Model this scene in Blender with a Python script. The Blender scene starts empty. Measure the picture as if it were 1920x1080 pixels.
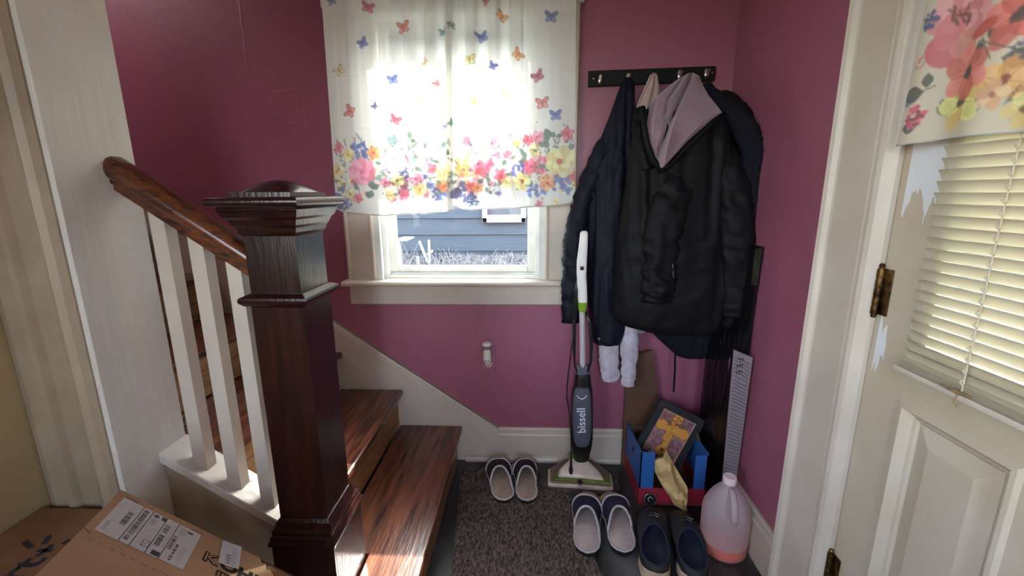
import bpy, bmesh, math, random
import numpy as np
from mathutils import Vector, Matrix, noise

random.seed(7)
C = bpy.context.scene.collection
PI = math.pi

# ------------------------------------------------------------------ camera
FPX = 816.3
PITCH, YAW, ROLL = (math.radians(a) for a in (12.43, 2.35, -0.4))
CAM = np.array([0.0, -1.85, 1.24])
def cam_axes():
    cp, sp, cy, sy = math.cos(PITCH), math.sin(PITCH), math.cos(YAW), math.sin(YAW)
    f = np.array([-sy * cp, cy * cp, -sp]); r = np.array([cy, sy, 0.0]); u = np.cross(r, f)
    c, s = math.cos(ROLL), math.sin(ROLL)
    return np.array([r * c + u * s, -(u * c - r * s), f])
AX = cam_axes()
cd = bpy.data.cameras.new('camera'); cam = bpy.data.objects.new('camera', cd); C.objects.link(cam)
cd.sensor_width = 36.0; cd.lens = FPX / 1920.0 * 36.0; cd.clip_start = 0.02
M = Matrix.Identity(4)
for i in range(3):
    M[i][0] = AX[0][i]; M[i][1] = -AX[1][i]; M[i][2] = -AX[2][i]; M[i][3] = CAM[i]
cam.matrix_world = M
bpy.context.scene.camera = cam

def pt(u, v, x=None, y=None, z=None):
    """photo pixel -> point on a given world plane (used to measure the place)"""
    d = AX.T @ np.array([(u - 960) / FPX, (v - 540) / FPX, 1.0])
    k, val = (0, x) if x is not None else ((1, y) if y is not None else (2, z))
    p = CAM + (val - CAM[k]) / d[k] * d
    return Vector(p)

# ------------------------------------------------------------------ materials
MATS = {}
def mat(name, col, rough=0.5, metal=0.0, noise_amt=0.0, nscale=8.0, stretch=(1, 1, 1), col2=None, bump=0.0, bscale=40.0,
        bstretch=None, spec=0.5, sheen=0.0, coat=0.0, detail=4.0, contrast=(0.35, 0.65)):
    m = bpy.data.materials.new(name); m.use_nodes = True; nt = m.node_tree; b = nt.nodes['Principled BSDF']
    b.inputs['Base Color'].default_value = (*col, 1); b.inputs['Roughness'].default_value = rough
    b.inputs['Metallic'].default_value = metal; b.inputs['Specular IOR Level'].default_value = spec
    if sheen: b.inputs['Sheen Weight'].default_value = sheen; b.inputs['Sheen Roughness'].default_value = 0.5
    if coat: b.inputs['Coat Weight'].default_value = coat; b.inputs['Coat Roughness'].default_value = 0.15
    tc = nt.nodes.new('ShaderNodeTexCoord')
    def mapped(st):
        mp = nt.nodes.new('ShaderNodeMapping'); mp.inputs['Scale'].default_value = st
        nt.links.new(tc.outputs['Object'], mp.inputs['Vector']); return mp.outputs['Vector']
    if col2 is not None:
        n = nt.nodes.new('ShaderNodeTexNoise'); n.inputs['Scale'].default_value = nscale; n.inputs['Detail'].default_value = detail
        nt.links.new(mapped(stretch), n.inputs['Vector'])
        r = nt.nodes.new('ShaderNodeValToRGB'); e = r.color_ramp.elements
        e[0].position = contrast[0]; e[0].color = (*col, 1); e[1].position = contrast[1]; e[1].color = (*col2, 1)
        nt.links.new(n.outputs['Fac'], r.inputs['Fac']); nt.links.new(r.outputs['Color'], b.inputs['Base Color'])
    if bump:
        n = nt.nodes.new('ShaderNodeTexNoise'); n.inputs['Scale'].default_value = bscale; n.inputs['Detail'].default_value = 5
        nt.links.new(mapped(bstretch or stretch), n.inputs['Vector'])
        bp = nt.nodes.new('ShaderNodeBump'); bp.inputs['Strength'].default_value = bump; bp.inputs['Distance'].default_value = 0.01
        nt.links.new(n.outputs['Fac'], bp.inputs['Height']); nt.links.new(bp.outputs['Normal'], b.inputs['Normal'])
    MATS[name] = m
    return m

def srgb(r, g, b):
    def f(c):
        c /= 255.0
        return c / 12.92 if c <= 0.04045 else ((c + 0.055) / 1.055) ** 2.4
    return (f(r), f(g), f(b))

PAINT = mat('cream_paint', srgb(196, 184, 170), 0.38, col2=srgb(184, 171, 156), nscale=5, bump=0.12, bscale=22, bstretch=(1, 1, .15))
PAINT_D = mat('cream_paint_shaded', srgb(172, 156, 134), 0.42, col2=srgb(152, 136, 114), nscale=6, bump=0.1, bscale=20, bstretch=(1, 1, .15))  # shade of the room-facing trim put into a darker cream
JAMB = mat('jamb_paint', srgb(214, 209, 200), 0.36, col2=srgb(204, 198, 188), nscale=4, bump=0.35, bscale=26, bstretch=(1, 1, .12))
BEIGE = mat('beige_wall_paint', srgb(172, 152, 112), 0.7, col2=srgb(158, 138, 100), nscale=3, bump=0.1, bscale=60)
CEIL = mat('ceiling_paint', srgb(225, 220, 212), 0.8, bump=0.05)
WOODD = mat('dark_newel_wood', srgb(46, 21, 16), 0.22, col2=srgb(28, 13, 11), nscale=9, stretch=(6, 6, .5), bump=0.08, bscale=30, bstretch=(5, 5, .4), spec=.32, coat=0.12)
RAILW = mat('handrail_wood', srgb(108, 54, 25), 0.26, col2=srgb(46, 21, 13), nscale=8, stretch=(1.2, 7, 7), bump=0.06, bscale=30, bstretch=(1, 6, 6), coat=0.3)
TREADW = mat('tread_wood', srgb(116, 68, 47), 0.24, col2=srgb(58, 30, 25), nscale=5, stretch=(9, .9, 6), bump=0.12, bscale=16, bstretch=(7, .7, 7), coat=0.2, contrast=(.33, .68), detail=7)
RISERW = mat('riser_wood', srgb(158, 118, 76), 0.5, col2=srgb(118, 82, 50), nscale=10, stretch=(6, .8, 8), bump=0.08, bscale=20)
BLACKP = mat('black_board_paint', srgb(13, 13, 15), 0.5, bump=0.05, spec=.2)
NICKEL = mat('nickel', srgb(215, 200, 190), 0.28, metal=1.0)
BRASS = mat('dirty_brass', srgb(120, 92, 55), 0.42, metal=0.9, col2=srgb(52, 36, 22), nscale=60)
NAVY = mat('navy_nylon', srgb(15, 16, 29), 0.6, bump=0.04, bscale=35, spec=.18)
BLACKF = mat('black_nylon', srgb(13, 12, 14), 0.62, bump=0.04, bscale=30, spec=.16)
DARKF = mat('dark_navy_cloth', srgb(16, 17, 26), 0.85, bump=0.06, bscale=40, spec=.2)
MAUVE = mat('mauve_fleece', srgb(146, 118, 130), 0.95, col2=srgb(139, 111, 124), nscale=60, bump=0.25, bscale=220, sheen=0.3)
GREYF = mat('light_grey_fleece', srgb(186, 178, 188), 0.95, col2=srgb(172, 162, 172), nscale=40, bump=0.2, bscale=180, sheen=0.2)
BEIGEF = mat('beige_fleece', srgb(176, 152, 146), 0.95, bump=0.2, bscale=180, sheen=0.2)
WHITEPL = mat('white_plastic', srgb(226, 222, 220), 0.3)
GREENPL = mat('green_plastic', srgb(120, 160, 40), 0.32)
OLIVE = mat('green_trim_plastic', srgb(112, 130, 48), 0.36, col2=srgb(80, 92, 30), nscale=30)
DIRTW = mat('stained_white_plastic', srgb(208, 196, 182), 0.32, col2=srgb(170, 148, 130), nscale=18, contrast=(.45, .8))
STEEL = mat('brushed_tube', srgb(206, 200, 202), 0.3, metal=.35)
BLKPL = mat('black_plastic', srgb(20, 20, 22), 0.3)
GREYPL = mat('smoky_grey_plastic', srgb(86, 88, 100), 0.2, coat=0.4)
PAD = mat('grey_mop_pad', srgb(92, 82, 78), 0.95, col2=srgb(60, 52, 50), nscale=60, bump=0.4, bscale=200)
LETTER = mat('silver_lettering', srgb(215, 218, 225), 0.4)
INK = mat('black_ink', srgb(24, 22, 24), 0.7)
INKB = mat('blue_black_ink', srgb(42, 42, 56), 0.75)
CARD = mat('cardboard', srgb(202, 168, 136), 0.85, col2=srgb(188, 153, 121), nscale=6, bump=0.08, bscale=50, bstretch=(1, 1, 1))
SHEETC = mat('shaded_brown_board', srgb(92, 62, 46), 0.85, col2=srgb(80, 53, 40), nscale=5)  # board colour darkened to carry the shade it stands in
CARDD = mat('brown_cardboard_dark', srgb(140, 100, 68), 0.85, col2=srgb(122, 86, 58), nscale=7, bump=0.08)
TORN = mat('torn_cardboard', srgb(112, 82, 58), 0.95, bump=0.4, bscale=80)
SLIPF = mat('black_slipper_fabric', srgb(24, 22, 28), 0.9, bump=0.2, bscale=200)
SLIPN = mat('navy_slipper_fabric', srgb(34, 32, 58), 0.9, bump=0.2, bscale=200)
PIPING = mat('grey_piping', srgb(192, 186, 190), 0.85)
INSOLE = mat('beige_insole', srgb(186, 166, 150), 0.95, col2=srgb(160, 140, 126), nscale=20, bump=0.2, bscale=160)
INSOLEW = mat('pale_insole', srgb(196, 184, 178), 0.95, col2=srgb(172, 160, 156), nscale=20, bump=0.2, bscale=160)
RUBBER = mat('black_rubber', srgb(14, 13, 14), 0.8)
SHOEB = mat('black_shoe_leather', srgb(32, 32, 36), 0.6, bump=0.15, bscale=90)
SHOEN = mat('navy_shoe_lining', srgb(30, 36, 60), 0.9, bump=0.2, bscale=180)
SHOES = mat('cream_shoe_sole', srgb(205, 186, 164), 0.6, col2=srgb(170, 148, 124), nscale=25, bump=0.1)
BLUEC = mat('blue_cardboard', srgb(38, 92, 160), 0.5)
REDC = mat('red_cardboard', srgb(150, 36, 56), 0.5)
INNERC = mat('box_inside', srgb(96, 72, 58), 0.9)
PAPER = mat('tan_paper', srgb(205, 178, 122), 0.85, col2=srgb(184, 156, 104), nscale=14, bump=0.6, bscale=30)
FRAMEB = mat('black_frame', srgb(34, 34, 38), 0.6, bump=0.2, bscale=120)
PLASTB = mat('black_plastic_film', srgb(14, 14, 16), 0.16, bump=0.9, bscale=14, bstretch=(3, 3, .5))
OLIVEC = mat('olive_label', srgb(48, 47, 28), 0.5, col2=srgb(30, 30, 22), nscale=30)
STRIPC = mat('grey_printed_card', srgb(128, 118, 122), 0.6)
PLUGM = mat('freshener_plastic', srgb(214, 206, 192), 0.35)
PLUGC = mat('freshener_collar', srgb(120, 108, 102), 0.5)
WINW = mat('window_vinyl', srgb(222, 226, 222), 0.4, col2=srgb(206, 208, 200), nscale=10)
BLINDM = None

def wall_paint():
    m = mat('purple_wall_paint', srgb(152, 88, 109), 0.38, col2=srgb(144, 82, 101), nscale=2.5, bump=0.07, bscale=55, bstretch=(1, 1, 1))
    nt = m.node_tree; b = nt.nodes['Principled BSDF']
    bp = [n for n in nt.nodes if n.type == 'BUMP'][0]
    # old plaster marks: a rough ring and a seam, felt only as relief
    geo = nt.nodes.new('ShaderNodeNewGeometry')
    def ring(c, rad, width):
        d = nt.nodes.new('ShaderNodeVectorMath'); d.operation = 'DISTANCE'; d.inputs[1].default_value = c
        nz = nt.nodes.new('ShaderNodeTexNoise'); nz.inputs['Scale'].default_value = 9
        nt.links.new(geo.outputs['Position'], nz.inputs['Vector'])
        ad = nt.nodes.new('ShaderNodeVectorMath'); ad.operation = 'MULTIPLY_ADD'
        ad.inputs[1].default_value = (.09, 0, .09); nt.links.new(nz.outputs['Color'], ad.inputs[0]); nt.links.new(geo.outputs['Position'], ad.inputs[2])
        nt.links.new(ad.outputs[0], d.inputs[0])
        s = nt.nodes.new('ShaderNodeMath'); s.operation = 'SUBTRACT'; s.inputs[1].default_value = rad; nt.links.new(d.outputs['Value'], s.inputs[0])
        a = nt.nodes.new('ShaderNodeMath'); a.operation = 'ABSOLUTE'; nt.links.new(s.outputs[0], a.inputs[0])
        mr = nt.nodes.new('ShaderNodeMapRange'); mr.inputs['From Min'].default_value = 0; mr.inputs['From Max'].default_value = width
        mr.inputs['To Min'].default_value = 1; mr.inputs['To Max'].default_value = 0; nt.links.new(a.outputs[0], mr.inputs['Value'])
        return mr.outputs['Result']
    sx = nt.nodes.new('ShaderNodeSeparateXYZ'); nt.links.new(geo.outputs['Position'], sx.inputs[0])
    r1 = ring((-.98 + .045, 0, 1.58 + .045), .075, .008)
    def seam(x, wd):
        s = nt.nodes.new('ShaderNodeMath'); s.operation = 'SUBTRACT'; s.inputs[1].default_value = x; nt.links.new(sx.outputs['X'], s.inputs[0])
        a = nt.nodes.new('ShaderNodeMath'); a.operation = 'ABSOLUTE'; nt.links.new(s.outputs[0], a.inputs[0])
        mr = nt.nodes.new('ShaderNodeMapRange'); mr.inputs['From Max'].default_value = wd; mr.inputs['To Min'].default_value = .6; mr.inputs['To Max'].default_value = 0
        nt.links.new(a.outputs[0], mr.inputs['Value']); return mr.outputs['Result']
    tot = r1
    for x, w in ((-1.13, .006), (-.235, .003), (.62, .003), (-.72, .002)):
        ad = nt.nodes.new('ShaderNodeMath'); ad.operation = 'ADD'; nt.links.new(tot, ad.inputs[0]); nt.links.new(seam(x, w), ad.inputs[1]); tot = ad.outputs[0]
    b2 = nt.nodes.new('ShaderNodeBump'); b2.inputs['Strength'].default_value = .35; b2.inputs['Distance'].default_value = .004
    nt.links.new(tot, b2.inputs['Height']); nt.links.new(bp.outputs['Normal'], b2.inputs['Normal'])
    nt.links.new(b2.outputs['Normal'], b.inputs['Normal'])
    return m
PURPLE = wall_paint()

def vcol_mat(name, rough=0.8, translucent=0.0, transparent=0.0, sheen=0.0):
    m = bpy.data.materials.new(name); m.use_nodes = True; nt = m.node_tree; nt.nodes.clear()
    out = nt.nodes.new('ShaderNodeOutputMaterial'); at = nt.nodes.new('ShaderNodeAttribute'); at.attribute_name = 'print'
    p = nt.nodes.new('ShaderNodeBsdfPrincipled'); p.inputs['Roughness'].default_value = rough
    nt.links.new(at.outputs['Color'], p.inputs['Base Color']); last = p.outputs[0]
    if translucent:
        t = nt.nodes.new('ShaderNodeBsdfTranslucent'); gm = nt.nodes.new('ShaderNodeGamma'); gm.inputs[1].default_value = 2.5; nt.links.new(at.outputs['Color'], gm.inputs[0]); nt.links.new(gm.outputs[0], t.inputs['Color'])
        mx = nt.nodes.new('ShaderNodeMixShader'); mx.inputs[0].default_value = translucent
        nt.links.new(last, mx.inputs[1]); nt.links.new(t.outputs[0], mx.inputs[2]); last = mx.outputs[0]
    if transparent:
        t = nt.nodes.new('ShaderNodeBsdfTransparent'); gm = nt.nodes.new('ShaderNodeGamma'); gm.inputs[1].default_value = 2.5; nt.links.new(at.outputs['Color'], gm.inputs[0]); nt.links.new(gm.outputs[0], t.inputs['Color'])
        mx = nt.nodes.new('ShaderNodeMixShader'); mx.inputs[0].default_value = transparent
        nt.links.new(last, mx.inputs[1]); nt.links.new(t.outputs[0], mx.inputs[2]); last = mx.outputs[0]
    nt.links.new(last, out.inputs[0]); return m
CURTM = vcol_mat('printed_sheer_cotton', .9, translucent=.24, transparent=.09)
CURTD = vcol_mat('printed_cotton', .9, translucent=.35)
PRINTM = vcol_mat('printed_paper', .55)

def mix_mat(name, kind, col, fac, rough=.5, transp=(1, 1, 1)):
    """diffuse / glossy surface mixed with transparent or translucent"""
    m = bpy.data.materials.new(name); m.use_nodes = True; nt = m.node_tree; nt.nodes.clear()
    out = nt.nodes.new('ShaderNodeOutputMaterial'); p = nt.nodes.new('ShaderNodeBsdfPrincipled')
    p.inputs['Base Color'].default_value = (*col, 1); p.inputs['Roughness'].default_value = rough
    t = nt.nodes.new('ShaderNodeBsdfTransparent' if kind == 'transparent' else 'ShaderNodeBsdfTranslucent'); t.inputs['Color'].default_value = (*transp, 1)
    mx = nt.nodes.new('ShaderNodeMixShader'); mx.inputs[0].default_value = fac
    nt.links.new(p.outputs[0], mx.inputs[1]); nt.links.new(t.outputs[0], mx.inputs[2]); nt.links.new(mx.outputs[0], out.inputs[0])
    return m
def glass_mat():
    m = bpy.data.materials.new('window_glass'); m.use_nodes = True; nt = m.node_tree; nt.nodes.clear()
    out = nt.nodes.new('ShaderNodeOutputMaterial'); g = nt.nodes.new('ShaderNodeBsdfGlossy'); g.inputs['Roughness'].default_value = .02
    t = nt.nodes.new('ShaderNodeBsdfTransparent'); t.inputs['Color'].default_value = (.93, .96, .95, 1)
    lw = nt.nodes.new('ShaderNodeLayerWeight'); pw = nt.nodes.new('ShaderNodeMath'); pw.operation = 'POWER'; pw.inputs[1].default_value = 4.0; nt.links.new(lw.outputs['Facing'], pw.inputs[0])
    fr = nt.nodes.new('ShaderNodeMapRange'); fr.inputs['To Min'].default_value = .02; fr.inputs['To Max'].default_value = .6; nt.links.new(pw.outputs[0], fr.inputs['Value'])
    mx = nt.nodes.new('ShaderNodeMixShader'); nt.links.new(fr.outputs[0], mx.inputs[0]); nt.links.new(t.outputs[0], mx.inputs[1]); nt.links.new(g.outputs[0], mx.inputs[2])
    nt.links.new(mx.outputs[0], out.inputs[0]); return m
GLASS = glass_mat()
SLATM = mix_mat('blind_slat_vinyl', 'translucent', srgb(200, 190, 166), .14, .4, transp=srgb(236, 224, 180))
def jug_mat():
    m = bpy.data.materials.new('milky_jug_plastic'); m.use_nodes = True; nt = m.node_tree; nt.nodes.clear()
    out = nt.nodes.new('ShaderNodeOutputMaterial'); p = nt.nodes.new('ShaderNodeBsdfPrincipled'); p.inputs['Base Color'].default_value = (*srgb(216, 202, 206), 1); p.inputs['Roughness'].default_value = .35
    tl = nt.nodes.new('ShaderNodeBsdfTranslucent'); tl.inputs['Color'].default_value = (*srgb(230, 212, 212), 1)
    tr = nt.nodes.new('ShaderNodeBsdfTransparent'); tr.inputs['Color'].default_value = (.98, .95, .95, 1)
    a = nt.nodes.new('ShaderNodeMixShader'); a.inputs[0].default_value = .45; b = nt.nodes.new('ShaderNodeMixShader'); b.inputs[0].default_value = .5
    ge = nt.nodes.new('ShaderNodeNewGeometry'); sz = nt.nodes.new('ShaderNodeSeparateXYZ'); nt.links.new(ge.outputs['Position'], sz.inputs[0]); mr = nt.nodes.new('ShaderNodeMapRange'); mr.inputs['From Min'].default_value = .046; mr.inputs['From Max'].default_value = .052; mr.inputs['To Min'].default_value = .66; mr.inputs['To Max'].default_value = .30; nt.links.new(sz.outputs['Z'], mr.inputs['Value']); nt.links.new(mr.outputs[0], b.inputs[0])
    nt.links.new(p.outputs[0], a.inputs[1]); nt.links.new(tl.outputs[0], a.inputs[2]); nt.links.new(a.outputs[0], b.inputs[1]); nt.links.new(tr.outputs[0], b.inputs[2]); nt.links.new(b.outputs[0], out.inputs[0]); return m
JUGM = jug_mat()
CAPM = mat('jug_cap', srgb(222, 200, 204), .45)
ORANGE = mat('orange_liquid', srgb(232, 92, 22), .25)

# ------------------------------------------------------------------ object helpers
def tag(o, label=None, cat=None, group=None, kind=None):
    if label: o['label'] = label
    if cat: o['category'] = cat
    if group: o['group'] = group
    if kind: o['kind'] = kind
    return o
def root(name, loc, label=None, cat=None, group=None, kind=None):
    o = bpy.data.objects.new(name, None); o.empty_display_size = .05; C.objects.link(o); o.location = loc
    return tag(o, label, cat, group, kind)
def world_loc(o):
    v = Vector(o.location)
    while o.parent: o = o.parent; v = v + Vector(o.location)
    return v

class MB:
    """collects world-space geometry, becomes ONE mesh object"""
    def __init__(s): s.v = []; s.f = []; s.mi = []; s.cols = None; s.cur = 0
    def add(s, vs, fs):
        o = len(s.v); s.v += [tuple(p) for p in vs]; s.f += [tuple(i + o for i in f) for f in fs]; s.mi += [s.cur] * len(fs); return s
    def bm(s, bm, mtx=None):
        bm.verts.index_update(); vs = [(mtx @ v.co if mtx else v.co.copy()) for v in bm.verts]
        s.add(vs, [[v.index for v in f.verts] for f in bm.faces]); bm.free(); return s
    def box(s, x0, x1, y0, y1, z0, z1, bev=0.0, seg=2, mtx=None):
        bm = bmesh.new(); bmesh.ops.create_cube(bm, size=1)
        for v in bm.verts: v.co = Vector((x0 + (v.co.x + .5) * (x1 - x0), y0 + (v.co.y + .5) * (y1 - y0), z0 + (v.co.z + .5) * (z1 - z0)))
        if bev: bmesh.ops.bevel(bm, geom=list(bm.edges), offset=bev, segments=seg, affect='EDGES', profile=.5)
        return s.bm(bm, mtx)
    def prism(s, poly, axis, a, b, bev=0.0, mtx=None):
        """poly: 2D points on the two other axes (in x,y,z order); extruded on axis from a to b"""
        def mk(p, t):
            return Vector((t, p[0], p[1])) if axis == 'x' else (Vector((p[0], t, p[1])) if axis == 'y' else Vector((p[0], p[1], t)))
        bm = bmesh.new(); lo = [bm.verts.new(mk(p, a)) for p in poly]; hi = [bm.verts.new(mk(p, b)) for p in poly]; n = len(poly)
        bm.faces.new(lo); bm.faces.new(hi[::-1])
        for i in range(n): bm.faces.new((lo[i], hi[i], hi[(i + 1) % n], lo[(i + 1) % n]))
        bmesh.ops.recalc_face_normals(bm, faces=list(bm.faces))
        if bev: bmesh.ops.bevel(bm, geom=list(bm.edges), offset=bev, segments=2, affect='EDGES', profile=.5)
        return s.bm(bm, mtx)
    def rings(s, rings, cap0=True, cap1=True, closed=True):
        n = len(rings[0]); vs = [p for r in rings for p in r]; fs = []
        for i in range(len(rings) - 1):
            for j in range(n if closed else n - 1):
                a = i * n + j; b = i * n + (j + 1) % n; fs.append((a, b, b + n, a + n))
        o = len(s.v); s.add(vs, fs)
        for flag, k, rev in ((cap0, 0, True), (cap1, len(rings) - 1, False)):
            if flag:
                c = sum((Vector(p) for p in rings[k]), Vector()) / n; ci = len(s.v); s.v.append(tuple(c))
                for j in range(n):
                    t = (o + k * n + j, o + k * n + (j + 1) % n, ci); s.f.append(t[::-1] if rev else t); s.mi.append(s.cur)
        return s
    def tube(s, path, r, n=12, cap=True, flat=None):
        path = [Vector(p) for p in path]; rs = r if isinstance(r, (list, tuple)) else [r] * len(path)
        up = Vector((0, 0, 1)); rg = []; prev = None
        for i, p in enumerate(path):
            t = (path[min(i + 1, len(path) - 1)] - path[max(i - 1, 0)]).normalized()
            if prev is None:
                a = t.cross(up)
                if a.length < .05: a = t.cross(Vector((0, 1, 0)))
                a.normalize()
            else:
                a = (prev - t * prev.dot(t)).normalized()
            b = t.cross(a); prev = a
            rg.append([p + a * (math.cos(2 * PI * k / n) * rs[i]) + b * (math.sin(2 * PI * k / n) * rs[i]) for k in range(n)])
        return s.rings(rg, cap, cap)
    def lathe(s, prof, c=(0, 0, 0), n=32, mtx=None):
        rg = []
        for r, z in prof:
            ring = [Vector((c[0] + r * math.cos(2 * PI * k / n), c[1] + r * math.sin(2 * PI * k / n), c[2] + z)) for k in range(n)]
            rg.append([mtx @ p for p in ring] if mtx else ring)
        return s.rings(rg)
    def grid(s, fn, nu, nv):
        vs = [fn(i / (nu - 1), j / (nv - 1)) for j in range(nv) for i in range(nu)]
        fs = [(j * nu + i, j * nu + i + 1, (j + 1) * nu + i + 1, (j + 1) * nu + i) for j in range(nv - 1) for i in range(nu - 1)]
        return s.add(vs, fs)
    def shell(s, fn, nu, nv, off):
        """closed sheet with thickness: fn(u,v)->point, off(u,v)->offset vector of the second side"""
        A = [Vector(fn(i / (nu - 1), j / (nv - 1))) for j in range(nv) for i in range(nu)]
        B = [A[j * nu + i] + Vector(off(i / (nu - 1), j / (nv - 1))) for j in range(nv) for i in range(nu)]
        N = nu * nv; fs = []
        q = lambda i, j: j * nu + i
        for j in range(nv - 1):
            for i in range(nu - 1):
                f = (q(i, j), q(i + 1, j), q(i + 1, j + 1), q(i, j + 1)); fs.append(f); fs.append(tuple(k + N for k in f[::-1]))
        for i in range(nu - 1):
            fs.append((q(i, 0), q(i, 0) + N, q(i + 1, 0) + N, q(i + 1, 0))); fs.append((q(i + 1, nv - 1), q(i + 1, nv - 1) + N, q(i, nv - 1) + N, q(i, nv - 1)))
        for j in range(nv - 1):
            fs.append((q(0, j + 1), q(0, j + 1) + N, q(0, j) + N, q(0, j))); fs.append((q(nu - 1, j), q(nu - 1, j) + N, q(nu - 1, j + 1) + N, q(nu - 1, j + 1)))
        return s.add(A + B, fs)
    def build(s, name, m, parent=None, smooth=False, subsurf=0, recalc=True, angle=None):
        me = bpy.data.meshes.new(name)
        if parent is None:
            a = np.array(s.v); o = Vector((float(a[:, 0].min() + a[:, 0].max()) / 2, float(a[:, 1].min() + a[:, 1].max()) / 2, float(a[:, 2].min())))
        else: o = world_loc(parent)
        me.from_pydata([(p[0] - o.x, p[1] - o.y, p[2] - o.z) for p in s.v], [], s.f)
        ms = m if isinstance(m, (list, tuple)) else [m]
        for x in ms: me.materials.append(x)
        if len(ms) > 1: me.polygons.foreach_set('material_index', s.mi)
        if recalc:
            bm = bmesh.new(); bm.from_mesh(me); bmesh.ops.recalc_face_normals(bm, faces=list(bm.faces)); bm.to_mesh(me); bm.free()
        if s.cols is not None:
            ca = me.color_attributes.new('print', 'FLOAT_COLOR', 'POINT')
            cc = np.ones((len(s.cols), 4), np.float32); cc[:, :3] = s.cols; ca.data.foreach_set('color', cc.ravel())
        if smooth: me.polygons.foreach_set('use_smooth', [True] * len(me.polygons))
        me.update()
        if angle is not None:
            try: me.set_sharp_from_angle(angle=math.radians(angle))
            except Exception: pass
        ob = bpy.data.objects.new(name, me); C.objects.link(ob)
        if parent is None: ob.location = o
        else: ob.parent = parent
        if subsurf:
            md = ob.modifiers.new('sub', 'SUBSURF'); md.levels = subsurf; md.render_levels = subsurf
        return ob
def struct(name, mb, m, parent=None, **k):
    o = mb.build(name, m, parent, **k)
    if parent is None: o['kind'] = 'structure'
    return o
def text_part(name, s, m, size, origin, X, Y, parent, extrude=.0004, align='LEFT', sx=1.0, space=1.0, offset=0.0):
    cu = bpy.data.curves.new('t', 'FONT'); cu.body = s; cu.size = size; cu.extrude = extrude; cu.align_x = align; cu.space_character = space; cu.offset = offset
    cu.resolution_u = 3
    ob = bpy.data.objects.new('t', cu); C.objects.link(ob); bpy.context.view_layer.update()
    dg = bpy.context.evaluated_depsgraph_get(); me = bpy.data.meshes.new_from_object(ob.evaluated_get(dg))
    bpy.data.objects.remove(ob); bpy.data.curves.remove(cu)
    X = Vector(X).normalized(); Y = Vector(Y); Y = (Y - X * X.dot(Y)).normalized(); Z = X.cross(Y); o = world_loc(parent)
    mb = MB(); mb.add([Vector(origin) + X * (v.co.x * sx) + Y * v.co.y + Z * v.co.z for v in me.vertices], [list(p.vertices) for p in me.polygons])
    bpy.data.meshes.remove(me)
    return mb.build(name, m, parent, recalc=False)

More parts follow.
